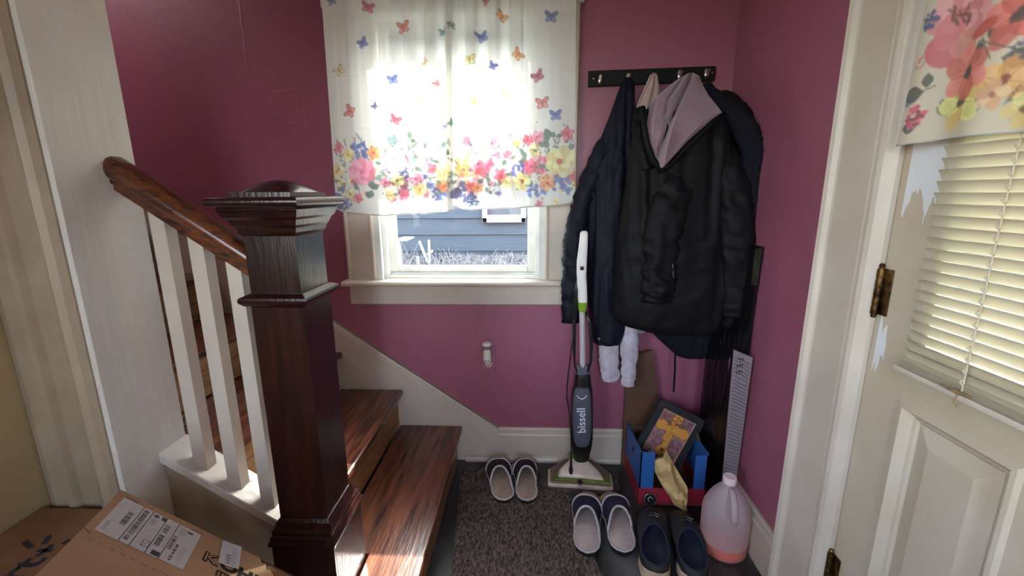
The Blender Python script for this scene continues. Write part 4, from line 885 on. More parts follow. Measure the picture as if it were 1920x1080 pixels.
def front_panel(u, v):
    vv = 722 + (829 - 722) * v; hw = 17.5 * (1 - max(0, (abs(v - .5) * 2)) ** 5 * .35) ; uc = 1090.3; uu = uc + (u - .5) * 2 * hw
    p = mp(uu, vv, 0); bulge = math.sqrt(max(0, 1 - ((u - .5) * 2 * .86) ** 2)); p.y = my(vv) - .012 - .027 * bulge - .0035 * min(1, 6 * v, 6 * (1 - v), 8 * u + .1, 8 * (1 - u) + .1); return p
mb = MB(); mb.shell(front_panel, 30, 50, lambda u, v: Vector((0, .009, 0))); pn = mb.build('tank_panel', GREYPL, mo, smooth=True, angle=50)
p0 = mp(1098, 812, -.046); p1 = mp(1096.5, 758, -.046); d = p1 - p0
text_part('lettering', 'bissell', LETTER, .049, p0 + Vector((.0, 0, 0)), d, Vector((-1, 0, 0)), mo, .0006, space=1.02, offset=.0004)
mb = MB(); mb.tube([mp(1082, 741, -.043), mp(1085, 746, -.046), mp(1091, 748.5, -.047), mp(1097, 746, -.046), mp(1100, 741, -.043)], .0016, 8); mb.build('panel_latch', LETTER, mo)
# foot
def poly_ring(poly, z): return [(p[0], p[1], z) for p in poly]
def scale_poly(poly, c, sx_, sy_=None): sy_ = sy_ or sx_; return [(c[0] + (p[0] - c[0]) * sx_, c[1] + (p[1] - c[1]) * sy_) for p in poly]
base = [(.080, -.218), (.088, -.224), (.215, -.232), (.345, -.246), (.353, -.238), (.360, -.150), (.352, -.140), (.292, -.052), (.282, -.048), (.170, -.046), (.160, -.050), (.092, -.118), (.084, -.126)]
cc = (.218, -.145)
pad = [(.066, -.226), (.215, -.247), (.362, -.262), (.384, -.22), (.386, -.13), (.33, -.062), (.215, -.055), (.12, -.062), (.052, -.12), (.050, -.195)]
mb = MB(); mb.rings([poly_ring(pad, .001), poly_ring(scale_poly(pad, cc, 1.01), .006), poly_ring(scale_poly(pad, cc, 1.0), .013), poly_ring(scale_poly(pad, cc, .93), .017)]); mb.build('mop_pad', PAD, mo, smooth=True, angle=50)
mb = MB(); mb.rings([poly_ring(scale_poly(base, cc, .98), .016), poly_ring(base, .020), poly_ring(base, .030), poly_ring(scale_poly(base, cc, .975), .034)]); mb.build('foot_base', DIRTW, mo, smooth=True, angle=40)
wing = scale_poly(base, cc, .93)
mb = MB(); mb.rings([poly_ring(wing, .033), poly_ring(wing, .0375), poly_ring(scale_poly(wing, cc, .97), .040)]); mb.build('foot_inset', mat('brown_grey_inset', srgb(116, 96, 90), .6), mo)
hump0 = [(.100, -.212), (.215, -.220), (.340, -.234), (.338, -.200), (.272, -.115), (.258, -.088), (.178, -.086), (.164, -.110), (.098, -.185)]
mb = MB(); mb.rings([poly_ring(hump0, .038), poly_ring(hump0, .046), poly_ring(scale_poly(hump0, cc, .965), .049)]); mb.build('green_trim', OLIVE, mo, smooth=True, angle=40)
c2 = (.216, -.150)
h1 = scale_poly(hump0, (.218, -.150), .78, .80); h2 = scale_poly(hump0, (.216, -.135), .70); h3 = scale_poly(hump0, (.216, -.118), .42); h4 = scale_poly(hump0, (.216, -.112), .26)
mb = MB(); mb.rings([poly_ring(h1, .047), poly_ring(h1, .053), poly_ring(h2, .068), poly_ring(h3, .086), poly_ring(h4, .098)]); mb.build('foot_cover', DIRTW, mo, smooth=True, angle=45)
mb = MB()
for s_ in (-1, 1): mb.rings([[(.218 + s_ * .030 + a * .007, -.128 + b_ * .012, z) for a, b_ in ((-1, -1), (1, -1), (1, 1), (-1, 1))] for z in (.06, .118)])
mb.tube([(.175, -.128, .108), (.262, -.128, .108)], .010, 14); mb.build('pivot_yoke', OLIVE, mo, smooth=True, angle=40)
mb = MB(); mb.lathe([(0, 0), (.0115, 0), (.0115, .006), (.009, .008), (0, .008)], (0, 0, 0), 24, Matrix.Translation((.213, -.222, .040)) @ Matrix.Rotation(math.radians(35), 4, 'X')); mb.build('release_button', BLKPL, mo, smooth=True, angle=40)
mb = MB()
for off in (0, 3.2, 6.2):
    mb.tube([mp(1088 - off * .4, 516, .006), mp(1081 - off * .6, 545, -.004 + off * .002), mp(1078.5 - off * .7, 600, -.006 + off * .002), mp(1078 - off * .5, 650, -.006), mp(1077.5, 684, -.008 + off * .001), mp(1083, 699, -.010)], .0036, 8)
    mb.tube([mp(1097, 580, .016), mp(1104 + off * .5, 605, .004), mp(1107 + off * .6, 640, 0), mp(1106.5 + off * .4, 678, -.006), mp(1101, 699, -.012)], .0036, 8)
mb.build('power_cord', BLKPL, mo, smooth=True)
mb = MB(); mb.tube([mp(1077, 600, -.01), mp(1071, 660, -.018), mp(1064, 715, -.026), mp(1062.5, 745, -.032), mp(1068, 775, -.046), mp(1071, 820, -.052), mp(1071.5, 862, -.052)], .0028, 8); mb.build('loose_cord', BLKPL, mo, smooth=True)
pa = mp(1071, 858, -.05); pb = mp(1070, 901, -.066)
mb = MB(); mb.tube([pa, pa.lerp(pb, .4), pa.lerp(pb, .45), pa.lerp(pb, .75), pa.lerp(pb, .8)], [.004, .006, .0085, .0085, .005], 12); pl_ = mb.build('plug', BLKPL, mo, smooth=True, angle=50)
mb = MB()
for s_ in (-.0045, .0045): q = pa.lerp(pb, .8) + Vector((s_, 0, 0)); mb.tube([q, q + (pb - pa) * .22], .0014, 6)
mb.build('prong', NICKEL, pl_)

# ================================================================== FOOTWEAR
def foot_frame(toe, heel):
    t, h = Vector((*toe, 0)), Vector((*heel, 0)); L = (t - h).length; Yd = (t - h) / L; Xd = Vector((Yd.y, -Yd.x, 0)); return h, Xd, Yd, L
def foot_curve(inner):
    """(l, w_left, w_right) keys of a foot shape; inner = -1 big toe on the left, +1 on the right"""
    ks = [0, .03, .09, .2, .35, .5, .65, .78, .88, .95, .985, 1.0]; lo = [0, .42, .68, .82, .80, .86, .98, .98, .84, .56, .3, 0]; li = [0, .42, .68, .80, .74, .78, .94, 1.0, .96, .74, .44, 0]
    return (ks, li, lo) if inner < 0 else (ks, lo, li)
class Foot:
    def __init__(s, toe, heel, width, inner):
        s.h, s.X, s.Y, s.L = foot_frame(toe, heel); s.W = width / 2; s.k, s.l, s.r = foot_curve(inner)
    def half(s, l, side): return np.interp(l, s.k, s.l if side < 0 else s.r) * s.W
    def P(s, x, l, z): return s.h + s.X * x + s.Y * (l * s.L) + Vector((0, 0, z))
    def outline(s, sc=1.0, n=30, z=0.0, lsc=None):
        lsc = lsc or sc; ls = [.5 - .5 * math.cos(PI * i / n) for i in range(n + 1)]
        pts = [s.P(s.half(l, 1) * sc, .5 + (l - .5) * lsc, z) for l in ls] + [s.P(-s.half(l, -1) * sc, .5 + (l - .5) * lsc, z) for l in ls[-2:0:-1]]
        return pts
def slipper(name, toe, heel, width, inner, label, group, upper, strap, insole, toe_mat):
    f = Foot(toe, heel, width, inner); c = (f.P(0, .5, 0)); r_ = root(name, c, label, 'slipper', group)
    MB().rings([f.outline(.97, z=0.0005, lsc=.985), f.outline(1.03, z=.006, lsc=1.01), f.outline(1.03, z=.016, lsc=1.01), f.outline(1.0, z=.022, lsc=1.0)]).build('sole', RUBBER, r_, smooth=True, angle=50)
    MB().rings([f.outline(.97, z=.020, lsc=.985), f.outline(.96, z=.0245, lsc=.98), f.outline(.84, z=.0265, lsc=.93), f.outline(.5, z=.0262, lsc=.6)]).build('insole', insole, r_, smooth=True)
    H = lambda l: np.interp(l, [.34, .5, .62, .75, .88, .96, 1.0], [.052, .060, .061, .052, .038, .026, .014])
    thr = lambda s: .53 - .17 * abs(s) ** 1.6 - .05 * s * inner
    def up(t0, t1, infl=0.0):
        def fn(u, v):
            s = (u - .5) * 2; l0 = thr(s); t = t0 + (t1 - t0) * v; l = l0 + (1.0 - l0) * t; hw = f.half(l, 1 if s > 0 else -1) * (1.02 + infl)
            return f.P(hw * math.copysign(abs(s) ** .85, s), l, .020 + (H(l) + infl * .05) * (1 - abs(s) ** 2.6) ** .6)
        return fn
    MB().shell(up(0, .999), 40, 30, lambda u, v: Vector((0, 0, -.004))).build('upper', upper, r_, smooth=True)
    MB().shell(up(.05, .52, .05), 40, 16, lambda u, v: Vector((0, 0, -.002))).build('strap', strap, r_, smooth=True)
    MB().shell(up(.60, .93, .035), 34, 12, lambda u, v: Vector((0, 0, -.0015))).build('toe_panel', toe_mat, r_, smooth=True)
    mb = MB(); e = up(0, 1, .03); e2 = up(0.0, 1, .07)
    mb.tube([e(i / 40, 0.0) for i in range(41)], .0042, 8); mb.tube([e2(i / 30, .55 - .12 * (i / 30 - .5) * inner) for i in range(31)], .0038, 8)
    n = 44; ls = [.5 - .5 * math.cos(PI * i / n) for i in range(n + 1)]
    loop = [f.P(f.half(l, 1) * 1.01, l, .0255) for l in ls] + [f.P(-f.half(l, -1) * 1.01, l, .0255) for l in ls[-2:0:-1]]
    mb.tube(loop + [loop[0]], .0042, 8); mb.build('piping', PIPING, r_, smooth=True)
    return r_
slipper('slipper', (-.150, -.052), (-.098, -.318), .108, 1, 'black slipper with a beige footbed by the baseboard, left one of its pair', 'slippers by the baseboard', SLIPF, SLIPF, INSOLE, SLIPF)
slipper('slipper', (-.026, -.050), (-.006, -.318), .104, -1, 'black slipper with a beige footbed by the baseboard, right one of its pair', 'slippers by the baseboard', SLIPF, SLIPF, INSOLE, SLIPF)
slipper('slipper', (.240, -.276), (.200, -.572), .112, 1, 'navy strap slipper with a pale footbed on the edge of the rug', 'navy slippers in front of the floor scrubber', SLIPF, SLIPN, INSOLEW, INSOLE)
slipper('slipper', (.336, -.274), (.330, -.564), .112, -1, 'navy strap slipper with a pale footbed, beside the black clog', 'navy slippers in front of the floor scrubber', SLIPF, SLIPN, INSOLEW, INSOLE)

def clog(toe, heel, width, inner, label):
    f = Foot(toe, heel, width, inner); r_ = root('slip_on_shoe', f.P(0, .5, 0), label, 'shoe', 'black slip-on shoes in front of the blue and red box')
    MB().rings([f.outline(.98, z=.0005, lsc=.99), f.outline(1.04, z=.004, lsc=1.015), f.outline(1.03, z=.016, lsc=1.01), f.outline(1.0, z=.028, lsc=1.0)]).build('sole', RUBBER, r_, smooth=True, angle=50)
    N = 64
    def ring_pt(i, t):
        a = 2 * PI * i / N; l0 = .5 - .5 * math.cos(a); side = 1 if math.sin(a) >= 0 else -1; x0 = f.half(l0, side) * 1.0 * side; z0 = .020
        lo = .045 + (.52 - .045) * (.5 - .5 * math.cos(a)); xo = math.sin(a) * f.W * .78 + .0; zo = np.interp(lo, [.04, .2, .38, .52], [.064, .058, .058, .084])
        x = x0 * (1 - t) + xo * t; l = l0 * (1 - t) + lo * t; z = z0 + (zo - z0) * (math.sin(t * PI / 2) ** .8)
        bul = math.sin(PI * t) * .10; x += bul * x0 * .9; l += bul * .10 * math.cos(a) * -1
        return f.P(x, l, z)
    rows = [[ring_pt(i, t / 12) for i in range(N)] for t in range(13)]
    MB().rings(rows, cap0=False, cap1=False).build('upper', SHOEB, r_, smooth=True)
    def inn(i, t):
        p = ring_pt(i, 1.0); a = 2 * PI * i / N; l0 = .5 - .5 * math.cos(a); lo = .045 + (.52 - .045) * (.5 - .5 * math.cos(a)); side = 1 if math.sin(a) >= 0 else -1
        lb = .06 + .86 * l0; b = f.P(f.half(lb, side) * side * .82, lb, .032); q = p.lerp(b, t); return q - (Vector((0, 0, .0005)) if t == 0 else Vector())
    MB().rings([[inn(i, t / 6) for i in range(N)] for t in range(7)], cap0=False, cap1=True).build('lining', SHOEN, r_, smooth=True)
    mb = MB(); mb.tube([ring_pt(i % N, 1.0) for i in range(N + 1)], .0034, 8); mb.build('collar', SHOEN, r_, smooth=True)
    # cream heel counter wrapping the back
    def heelw(u, v):
        a = (u - .5) * 2 * .98; l = .5 - .5 * math.cos(a * 1.15); side = 1 if a >= 0 else -1; x = f.half(l, side) * side * (1.08 - .03 * v); top = .052 - .022 * abs(a)
        return f.P(x, l - .022 * (1 - .5 * v), .006 + (top - .006) * v)
    MB().shell(heelw, 40, 10, lambda u, v: f.Y * .004).build('heel_counter', SHOES, r_, smooth=True)
    mb = MB(); mb.box(-.008, .008, -.0006, .0006, -.005, .005, .0004, mtx=Matrix.Translation(f.P(.012, -.0265, .032)) @ Matrix.Rotation(math.atan2(-f.X.y, f.X.x) * -1, 4, 'Z')); mb.build('heel_tab', INK, r_)
    mb = MB()
    for s_ in (-.16, .12): mb.tube([f.P(-.018 + s_ * .02, .64 + s_ * .12, .0895 - .006), f.P(0, .655 + s_ * .12, .0905 - .004), f.P(.018 + s_ * .02, .64 + s_ * .12, .0895 - .006)], .0022, 6)
    mb.build('stitching', BLKPL, r_)
clog((.487, -.335), (.404, -.672), .118, 1, 'black slip-on shoe with navy lining and cream heel, beside the navy slipper')
clog((.592, -.352), (.528, -.690), .118, -1, 'black slip-on shoe with navy lining and cream heel, beside the plastic jug')

# ================================================================== JUG
jx, jy, jr = .686, -.508, .0775
jg = root('plastic_jug', (jx, jy, 0), 'milky plastic gallon jug with a little orange liquid, standing by the right baseboard', 'jug')
prof = [(.070, .001), (.076, .006), (.0775, .014), (.0775, .06), (.0768, .065), (.0775, .070), (.0775, .150), (.076, .165), (.071, .182), (.063, .200), (.052, .219), (.040, .236), (.028, .249), (.021, .256), (.019, .262), (.019, .272)]
N = 64; rg = []
ha = -PI / 2 - .10    # the side that carries the handle faces the camera
for r0, z in prof:
    ring = []
    for k in range(N):
        a = 2 * PI * k / N; da = (a - ha + PI) % (2 * PI) - PI; e = math.exp(-(da / .36) ** 4); hz = max(0, 1 - ((z - .205) / .036) ** 4) if abs(z - .205) < .036 else 0
        r = r0 * (1 - .30 * e * hz); ring.append((jx + r * math.cos(a), jy + r * math.sin(a), z))
    rg.append(ring)
MB().rings(rg, cap0=True, cap1=True).build('bottle', JUGM, jg, smooth=True, angle=60)
hd = Vector((math.cos(ha), math.sin(ha), 0)); jc = Vector((jx, jy, 0))
MB().tube([jc + hd * .024 + Vector((0, 0, .252)), jc + hd * .037 + Vector((0, 0, .249)), jc + hd * .054 + Vector((0, 0, .232)), jc + hd * .068 + Vector((0, 0, .205)), jc + hd * .074 + Vector((0, 0, .180)), jc + hd * .072 + Vector((0, 0, .163))], [.010, .010, .0105, .011, .0115, .012], 16).build('handle', JUGM, jg, smooth=True)
MB().lathe([(0, .264), (.0215, .264), (.0215, .285), (.0200, .288), (.012, .288), (.011, .2865), (0, .2865)], (jx, jy, 0), 36).build('cap', CAPM, jg, smooth=True, angle=40)
MB().lathe([(0, .003), (.070, .003), (.0745, .008), (.0755, .016), (.0755, .047), (0, .047)], (jx, jy, 0), 48).build('liquid', ORANGE, jg, smooth=True, angle=40)

# ================================================================== BLUE AND RED BOX WITH THINGS IN IT
bx = root('cardboard_tray', (.575, -.18, 0), 'blue and red cardboard box with a cut-down front, in the corner under the coats', 'box')
bx0, bx1, by0_, by1_ = .440, .702, -.300, -.055
t_ = .005
MB().box(bx0, bx1, by0_, by1_, .001, .006).build('bottom', INNERC, bx)
mb = MB(); mb.cur = 0; mb.box(bx0, bx0 + t_, by0_, by1_, .006, .078); mb.box(bx1 - t_, bx1, by0_, by1_, .006, .078); mb.box(bx0 + t_, bx1 - t_, by0_, by0_ + t_, .006, .078); mb.build('lower_walls', REDC, bx)
mb = MB(); pl = [(by0_, .078), (by1_, .078), (by1_, .222), (by0_, .240)]
mb.prism(pl, 'x', bx0, bx0 + t_); mb.box(bx0, bx0 + .055, by0_, by0_ + t_, .078, .238); mb.build('side_wall', BLUEC, bx)
mb = MB(); mb.prism(pl, 'x', bx1 - t_, bx1); mb.box(bx1 - .048, bx1, by0_, by0_ + t_, .078, .228); mb.build('side_wall', BLUEC, bx)
MB().box(bx0 + t_, bx1 - t_, by1_ - t_, by1_, .006, .216).build('back_wall', INNERC, bx)
mb = MB()
mb.prism([(by0_ + .06, .218), (by1_ - .01, .220), (by1_ - .03, .262), (by0_ + .10, .252)], 'x', bx1 - .004, bx1 - .001); mb.build('flap', INNERC, bx)
# round black lid leaning on the front
c = Vector((.484, -.309, .036)); mtx = Matrix.Translation(c) @ Matrix.Rotation(math.radians(72), 4, 'X')
ld = root('round_lid', (c.x, c.y, .004), 'small round black lid with a grey rim leaning on the red box front', 'lid')
MB().lathe([(0, -.004), (.024, -.004), (.026, -.002), (.026, .004), (.022, .006), (.020, .004), (0, .004)], (0, 0, 0), 32, mtx).build('disc', BLKPL, ld, smooth=True, angle=40)
rgp = [mtx @ Vector((.0235 * math.cos(2 * PI * k / 36), .0235 * math.sin(2 * PI * k / 36), .006)) for k in range(37)]
MB().tube(rgp, .0016, 6).build('rim', GREYPL, ld)
mb = MB(); mb.tube([mtx @ Vector((.010 * math.cos(a), .010 * math.sin(a), .0048)) for a in (.3, 1.6, 2.9, 4.1)], .0012, 6); mb.build('mark', LETTER, ld)
# picture of a golden cross in a dark frame, tilted in the box
pc_tl, pc_tr, pc_bl = pt(1245, 765, y=-.165), pt(1305, 795, y=-.165), pt(1212, 838, y=-.190)
U = (pc_tr - pc_tl); W_ = U.length; U.normalize(); Dn = (pc_bl - pc_tl); Dn = Dn - U * U.dot(Dn); Hh = Dn.length * 1.06; Dn.normalize(); Nn = U.cross(-Dn).normalized()
if Nn.y > 0: Nn = -Nn
pic = root('framed_picture', tuple(pc_tl + (U * W_ + Dn * Hh) / 2 - Vector((0, 0, Hh / 2))), 'tilted picture of a golden cross in a wide black frame, inside the blue box', 'picture')
def quadbox(mb, o, u0, u1, v0, v1, d0, d1):
    vs = [o + U * u + Dn * v + Nn * d for d in (d0, d1) for u, v in ((u0, v0), (u1, v0), (u1, v1), (u0, v1))]
    return mb.add(vs, [(0, 1, 2, 3), (4, 7, 6, 5), (0, 4, 5, 1), (1, 5, 6, 2), (2, 6, 7, 3), (3, 7, 4, 0)])
fw = .030; mb = MB(); quadbox(mb, pc_tl, -fw, 0, -fw, Hh + fw, -.012, .004); quadbox(mb, pc_tl, W_, W_ + fw, -fw, Hh + fw, -.012, .004); quadbox(mb, pc_tl, 0, W_, -fw, 0, -.012, .004); quadbox(mb, pc_tl, 0, W_, Hh, Hh + fw, -.012, .004); mb.build('frame', FRAMEB, pic)
mb = MB(); e_ = .0025
for a in ((0, e_, 0, Hh), (W_ - e_, W_, 0, Hh), (e_, W_ - e_, 0, e_), (e_, W_ - e_, Hh - e_, Hh)): quadbox(mb, pc_tl, *a, -.010, .001)
mb.build('inner_border', mat('peach_border', srgb(214, 160, 130), .6), pic)
rng = random.Random(21); cv = Canvas(0, 0, W_, Hh, .0012, srgb(140, 104, 112))
for k in range(220): cv.ell(rng.random() * W_, rng.random() * Hh, rng.uniform(.004, .016), rng.uniform(.003, .01), rng.random() * 3, rng.choice([srgb(120, 90, 104), srgb(160, 120, 118), srgb(104, 84, 100), srgb(176, 130, 110), srgb(96, 66, 70)]), .5)
G1, G2 = srgb(214, 150, 62), srgb(160, 96, 40)
def crs(g, col):
    cv.rect(W_ * .5 - .016 - g, Hh * .10 - g, W_ * .5 + .016 + g, Hh * .86 + g, col); cv.rect(W_ * .16 - g, Hh * .34 - .016 - g, W_ * .84 + g, Hh * .34 + .016 + g, col)
    for x, y in ((.5, .10), (.16, .34), (.84, .34), (.5, .86)): cv.ell(W_ * x, Hh * y, .022 + g, .022 + g, 0, col)
crs(.003, G2); crs(0, G1)
for k in range(70):
    x, y = rng.gauss(W_ * .5, .02), rng.uniform(.1, .86) * Hh; cv.ell(x, y, .004, .003, rng.random() * 3, rng.choice([G2, srgb(230, 176, 90), srgb(130, 74, 40)]), .6)
for k in range(60): cv.leaf(rng.uniform(.1, .9) * W_, rng.choice([rng.uniform(.05, .25), rng.uniform(.6, .95)]) * Hh, .014, rng.random() * 6, rng.choice([srgb(110, 60, 66), srgb(90, 60, 40), srgb(150, 84, 60)]), .4, .7)
mb = MB(); nu, nv = 90, 110; mb.grid(lambda u, v: pc_tl + U * (u * W_) + Dn * (v * Hh) - Nn * .002, nu, nv)
gu, gv = np.meshgrid(np.linspace(0, W_, nu), np.linspace(0, Hh, nv)); mb.cols = cv.sample(gu, gv).reshape(-1, 3); mb.build('print', PRINTM, pic, recalc=False)
# crumpled paper bag hanging over the low front
ct = [pt(u, v, y=y) for u, v, y in ((1226, 862, -.285), (1228, 885, -.306), (1240, 908, -.318), (1256, 932, -.322), (1264, 946, -.326), (1281, 953, -.328))]
cr = [pt(u, v, y=y) for u, v, y in ((1249, 844, -.272), (1262, 868, -.300), (1276, 892, -.316), (1288, 912, -.322), (1289, 928, -.324), (1285, 950, -.326))]
def bagf(u, v):
    k = np.linspace(0, 1, 6); a = Vector([np.interp(v, k, [p[i] for p in ct]) for i in range(3)]); b = Vector([np.interp(v, k, [p[i] for p in cr]) for i in range(3)])
    p = a.lerp(b, u); n1 = noise.noise(Vector((p.x * 22 + p.z * 8, p.z * 9, 4.4))); p.y -= .012 * math.sin(PI * u) + .020 * (1 - 2.6 * abs(n1)) * min(1, 5 * u, 5 * (1 - u)) + .008 * (1 - 2 * abs(noise.noise(p * 38))); return p
tag(MB().shell(bagf, 36, 60, lambda u, v: Vector((0, .012 + .006 * math.sin(PI * u), 0))).build('paper_bag', PAPER, smooth=True), 'crumpled tan paper bag draped over the front of the blue and red box', 'paper bag')
# tall brown cardboard sheet behind
def sheet_br(p):
    return pt(*p, y=-.036)
pb_ = [(1176, 668), (1222, 655), (1234, 740), (1240, 800), (1236, 850), (1176, 850)]
w2 = [pt(u, v, y=-.034) for u, v in pb_]
MBs = MB().prism([(p.x, max(.0, p.z)) for p in w2[:4]] + [(w2[3].x + .002, .001), (w2[0].x - .004, .001)], 'y', -.045, -.0335)
tag(MBs.build('cardboard_sheet', SHEETC), 'tall brown cardboard sheet leaning on the purple wall behind the blue box', 'cardboard')
# corner clutter
mb = MB(); mb.tube([pt(1330, 640, y=-.075), (.757, -.072, .002)], .0075, 14); tag(mb.build('black_pole', BLKPL, smooth=True, angle=50), 'thin black pole standing in the corner under the coats', 'pole')
pk = root('wrapped_package', (.75, -.22, 0), 'tall flat package in shiny black plastic leaning upright in the right corner', 'package')
def pkg(u, v):
    th = 2 * PI * u; ct_, s_ = math.cos(th), math.sin(th); z = 1.055 * v + .001; k = .9 + .1 * math.sin(PI * v)
    A = Vector((.764 + .012 * v, -.356 - .016 * v, z)); B2 = Vector((.728 + .010 * v, -.118, z)); m_ = (A + B2) / 2; d_ = (A - B2) / 2; nn = Vector((d_.y, -d_.x, 0)).normalized()
    e = .45; p = m_ + d_ * math.copysign(abs(ct_) ** e, ct_) + nn * .010 * math.copysign(abs(s_) ** e, s_)
    p += nn * (.007 * noise.noise(Vector((p.x * 20, p.y * 24, z * 4))) + .003 * noise.noise(p * 45)) * (1 if s_ < 0 else .2); return p
mb = MB(); rg = [[pkg(k / 60, j / 80) for k in range(60)] for j in range(81)]; mb.rings(rg); mb.build('film', PLASTB, pk, smooth=True)
def lab(u, v):
    p = Vector((.7685, -.362 + .030 * u, .94 + .11 * v)); return p
mb = MB(); mb.shell(lambda u, v: Vector((.7690 - .010 * u, -.3815 + .022 * u, .925 + .125 * v)), 6, 6, lambda u, v: Vector((-.0006, -.0006, 0))); mb.build('top_label', OLIVEC, pk)
mb = MB()
for (u0, v0, u1, v1, yy, r) in ((1352, 640, 1346, 760, -.22, 5), (1372, 650, 1360, 800, -.28, 4), (1378, 625, 1366, 700, -.285, 3)):
    a, b_ = pt(u0, v0, y=yy), pt(u1, v1, y=yy); mb.tube([a, a.lerp(b_, .33) + Vector((.003, 0, 0)), a.lerp(b_, .66) - Vector((.003, 0, 0)), b_], [.002, r * .0012, r * .001, .002], 8)
mb.build('loose_wrap', mix_mat('clear_film', 'transparent', srgb(190, 188, 190), .55, .12), pk, smooth=True)
gs = root('printed_card_strip', (.765, -.375, 0), 'grey printed card strip standing upright against the black package', 'card strip')
sa, sb, sc_, sd = pt(1376, 656, y=-.418), pt(1417, 671, y=-.412), pt(1388, 905, y=-.398), pt(1354, 905, y=-.404)
def stp(u, v): return sa.lerp(sd, v).lerp(sb.lerp(sc_, v), u)
for q in (sa, sb, sc_, sd): q.x = min(q.x, .766)
MB().shell(stp, 4, 30, lambda u, v: Vector((.002, .008, 0))).build('strip', STRIPC, gs)
dS = (sd - sa).normalized(); wS = (sb - sa).normalized()
text_part('printed_mark', 'F E E', INK, .030, stp(.22, .045) - Vector((0, .0012, 0)), dS, wS, gs, .0003)
mb = MB(); rr = random.Random(4)
for k in range(34):
    v = .04 + .92 * k / 34; a = stp(.1, v) - Vector((0, .001, 0)); b_ = stp(.92, v + .018) - Vector((0, .001, 0)); mb.tube([a, a.lerp(b_, .5) + dS * rr.uniform(-.004, .004), b_], .0007, 4)
mb.build('printed_lines', INK, gs)

# ================================================================== RUG
rug = MB(); ro = [(-.308, -.085), (.060, -.082), (.165, -.255), (.255, -.72), (.255, -1.0), (-.235, -1.0), (-.262, -.60), (-.30, -.20)]
RUGM = mat('brown_tweed_rug', srgb(50, 42, 41), .98, col2=srgb(132, 116, 111), nscale=75, stretch=(1.9, .8, 1), bump=.9, bscale=140, detail=10, contrast=(.36, .70))
rug.prism(ro, 'z', .0005, .009, .002); tag(rug.build('floor_mat', RUGM), 'dark brown tweed mat on the slate floor at the foot of the stair', 'rug')

# ================================================================== CARDBOARD BOXES, BOTTOM LEFT
u_, v_, n_ = Vector((.70028791, .19448262, -.68685759)), Vector((.38826382, -.91117874, .13785686)), Vector((.59903927, .36322145, .71359802))
P0 = Vector((-.74481813, -1.17963027, .69548035))
def KP(a, b_, d=0.0): return P0 + u_ * a + v_ * b_ + n_ * d
kb = root('shipping_box', (-.35, -1.35, 0), 'long brown shipping box tilted on its edge with a white address label, nearest the camera', 'cardboard box')
ka, kbv, kc, kd, TH = -.0135, -.0165, .80, .40, .165
edge = [(ka, kbv), (.05, kbv + .0005), (.12, kbv - .001), (.2, kbv), (.277, kbv), (.284, kbv + .012), (.292, kbv + .006), (.297, kbv + .024), (.304, kbv + .018), (.315, kbv + .032), (.345, kbv + .030), (.40, kbv), (kc, kbv), (kc, kd), (ka, kd), (ka - .001, .2), (ka, .1)]
mb = MB(); top = [KP(a, b_) for a, b_ in edge]; bot = [KP(a, b_, -TH) for a, b_ in edge]; n = len(edge)
mb.add(top + bot, [tuple(range(n)), tuple(range(2 * n - 1, n - 1, -1))] + [(i, (i + 1) % n, (i + 1) % n + n, i + n) for i in range(n)]); mb.build('carton', CARD, kb)
mb = MB(); mb.add([KP(.279, kbv + .001, -.004), KP(.41, kbv + .001, -.004), KP(.40, kbv + .046, -.0025), KP(.285, kbv + .042, -.0025)], [(0, 1, 2, 3)])
mb.add([KP(.277, kbv - .002, -.003), KP(.42, kbv - .002, -.003), KP(.42, kbv - .002, -.05), KP(.277, kbv - .002, -.05)], [(0, 1, 2, 3)]); mb.build('torn_edge', TORN, kb)
# perforated line and cut
mb = MB()
for k in range(26):
    a = .0 + .018 * k; mb.add([KP(a + dx, .122 + .0006 * k + dy, .0004) for dx, dy in ((0, 0), (.009, .0003), (.009, .0016), (0, .0012))], [(0, 1, 2, 3)])
mb.add([KP(-.013, .105, .0004), KP(.0, .1115, .0004), (KP(.0, .1135, .0004)), KP(-.013, .107, .0004)], [(0, 1, 2, 3)])
mb.build('perforation', CARDD, kb)
# address label: printed paper on the carton
LW, LH = .152, .102; rng = random.Random(33); cv = Canvas(0, 0, LW, LH, .0005, srgb(226, 226, 230)); DK = srgb(60, 60, 68)
def bars(x0, x1, y0, y1, along='y'):
    q = y0 if along == 'y' else x0; end = y1 if along == 'y' else x1
    while q < end:
        w = rng.choice([.0006, .0010, .0016, .0024]); g = rng.choice([.0006, .0010, .0014])
        if along == 'y': cv.rect(x0, q, x1, min(q + w, end), DK)
        else: cv.rect(q, y0, min(q + w, end), y1, DK)
        q += w + g
def lines(x0, x1, y0, y1, n, w=.0007):
    for k in range(n):
        x = x0 + (x1 - x0) * (k + .5) / n; y = y0
        while y < y1:
            L_ = rng.uniform(.002, .008); cv.rect(x - w / 2, y, x + w / 2, min(y + L_, y1), srgb(96, 96, 104), .8); y += L_ + .0012
bars(.0225, .032, .028, .066); lines(.006, .012, .006, .03, 2); lines(.006, .011, .07, .094, 3)
for x in (.0385, .0565, .0835, .107): cv.rect(x, .0, x + .0014, LH - .0, DK)
bars(.0425, .0515, .006, .078); lines(.0525, .055, .03, .07, 1); bars(.0425, .0495, .082, .096)
cv.ell(.0655, .008, .005, .005, 0, srgb(110, 110, 118)); lines(.061, .071, .016, .036, 6); lines(.061, .080, .04, .092, 4); cv.rect(.071, .074, .082, .074 + .0006, DK); cv.rect(.071, .074, .0716, .090, DK); cv.rect(.082, .074, .0826, .090, DK); cv.rect(.071, .09, .0826, .0906, DK); cv.line((.0725, .089), (.081, .075), .0007, DK)
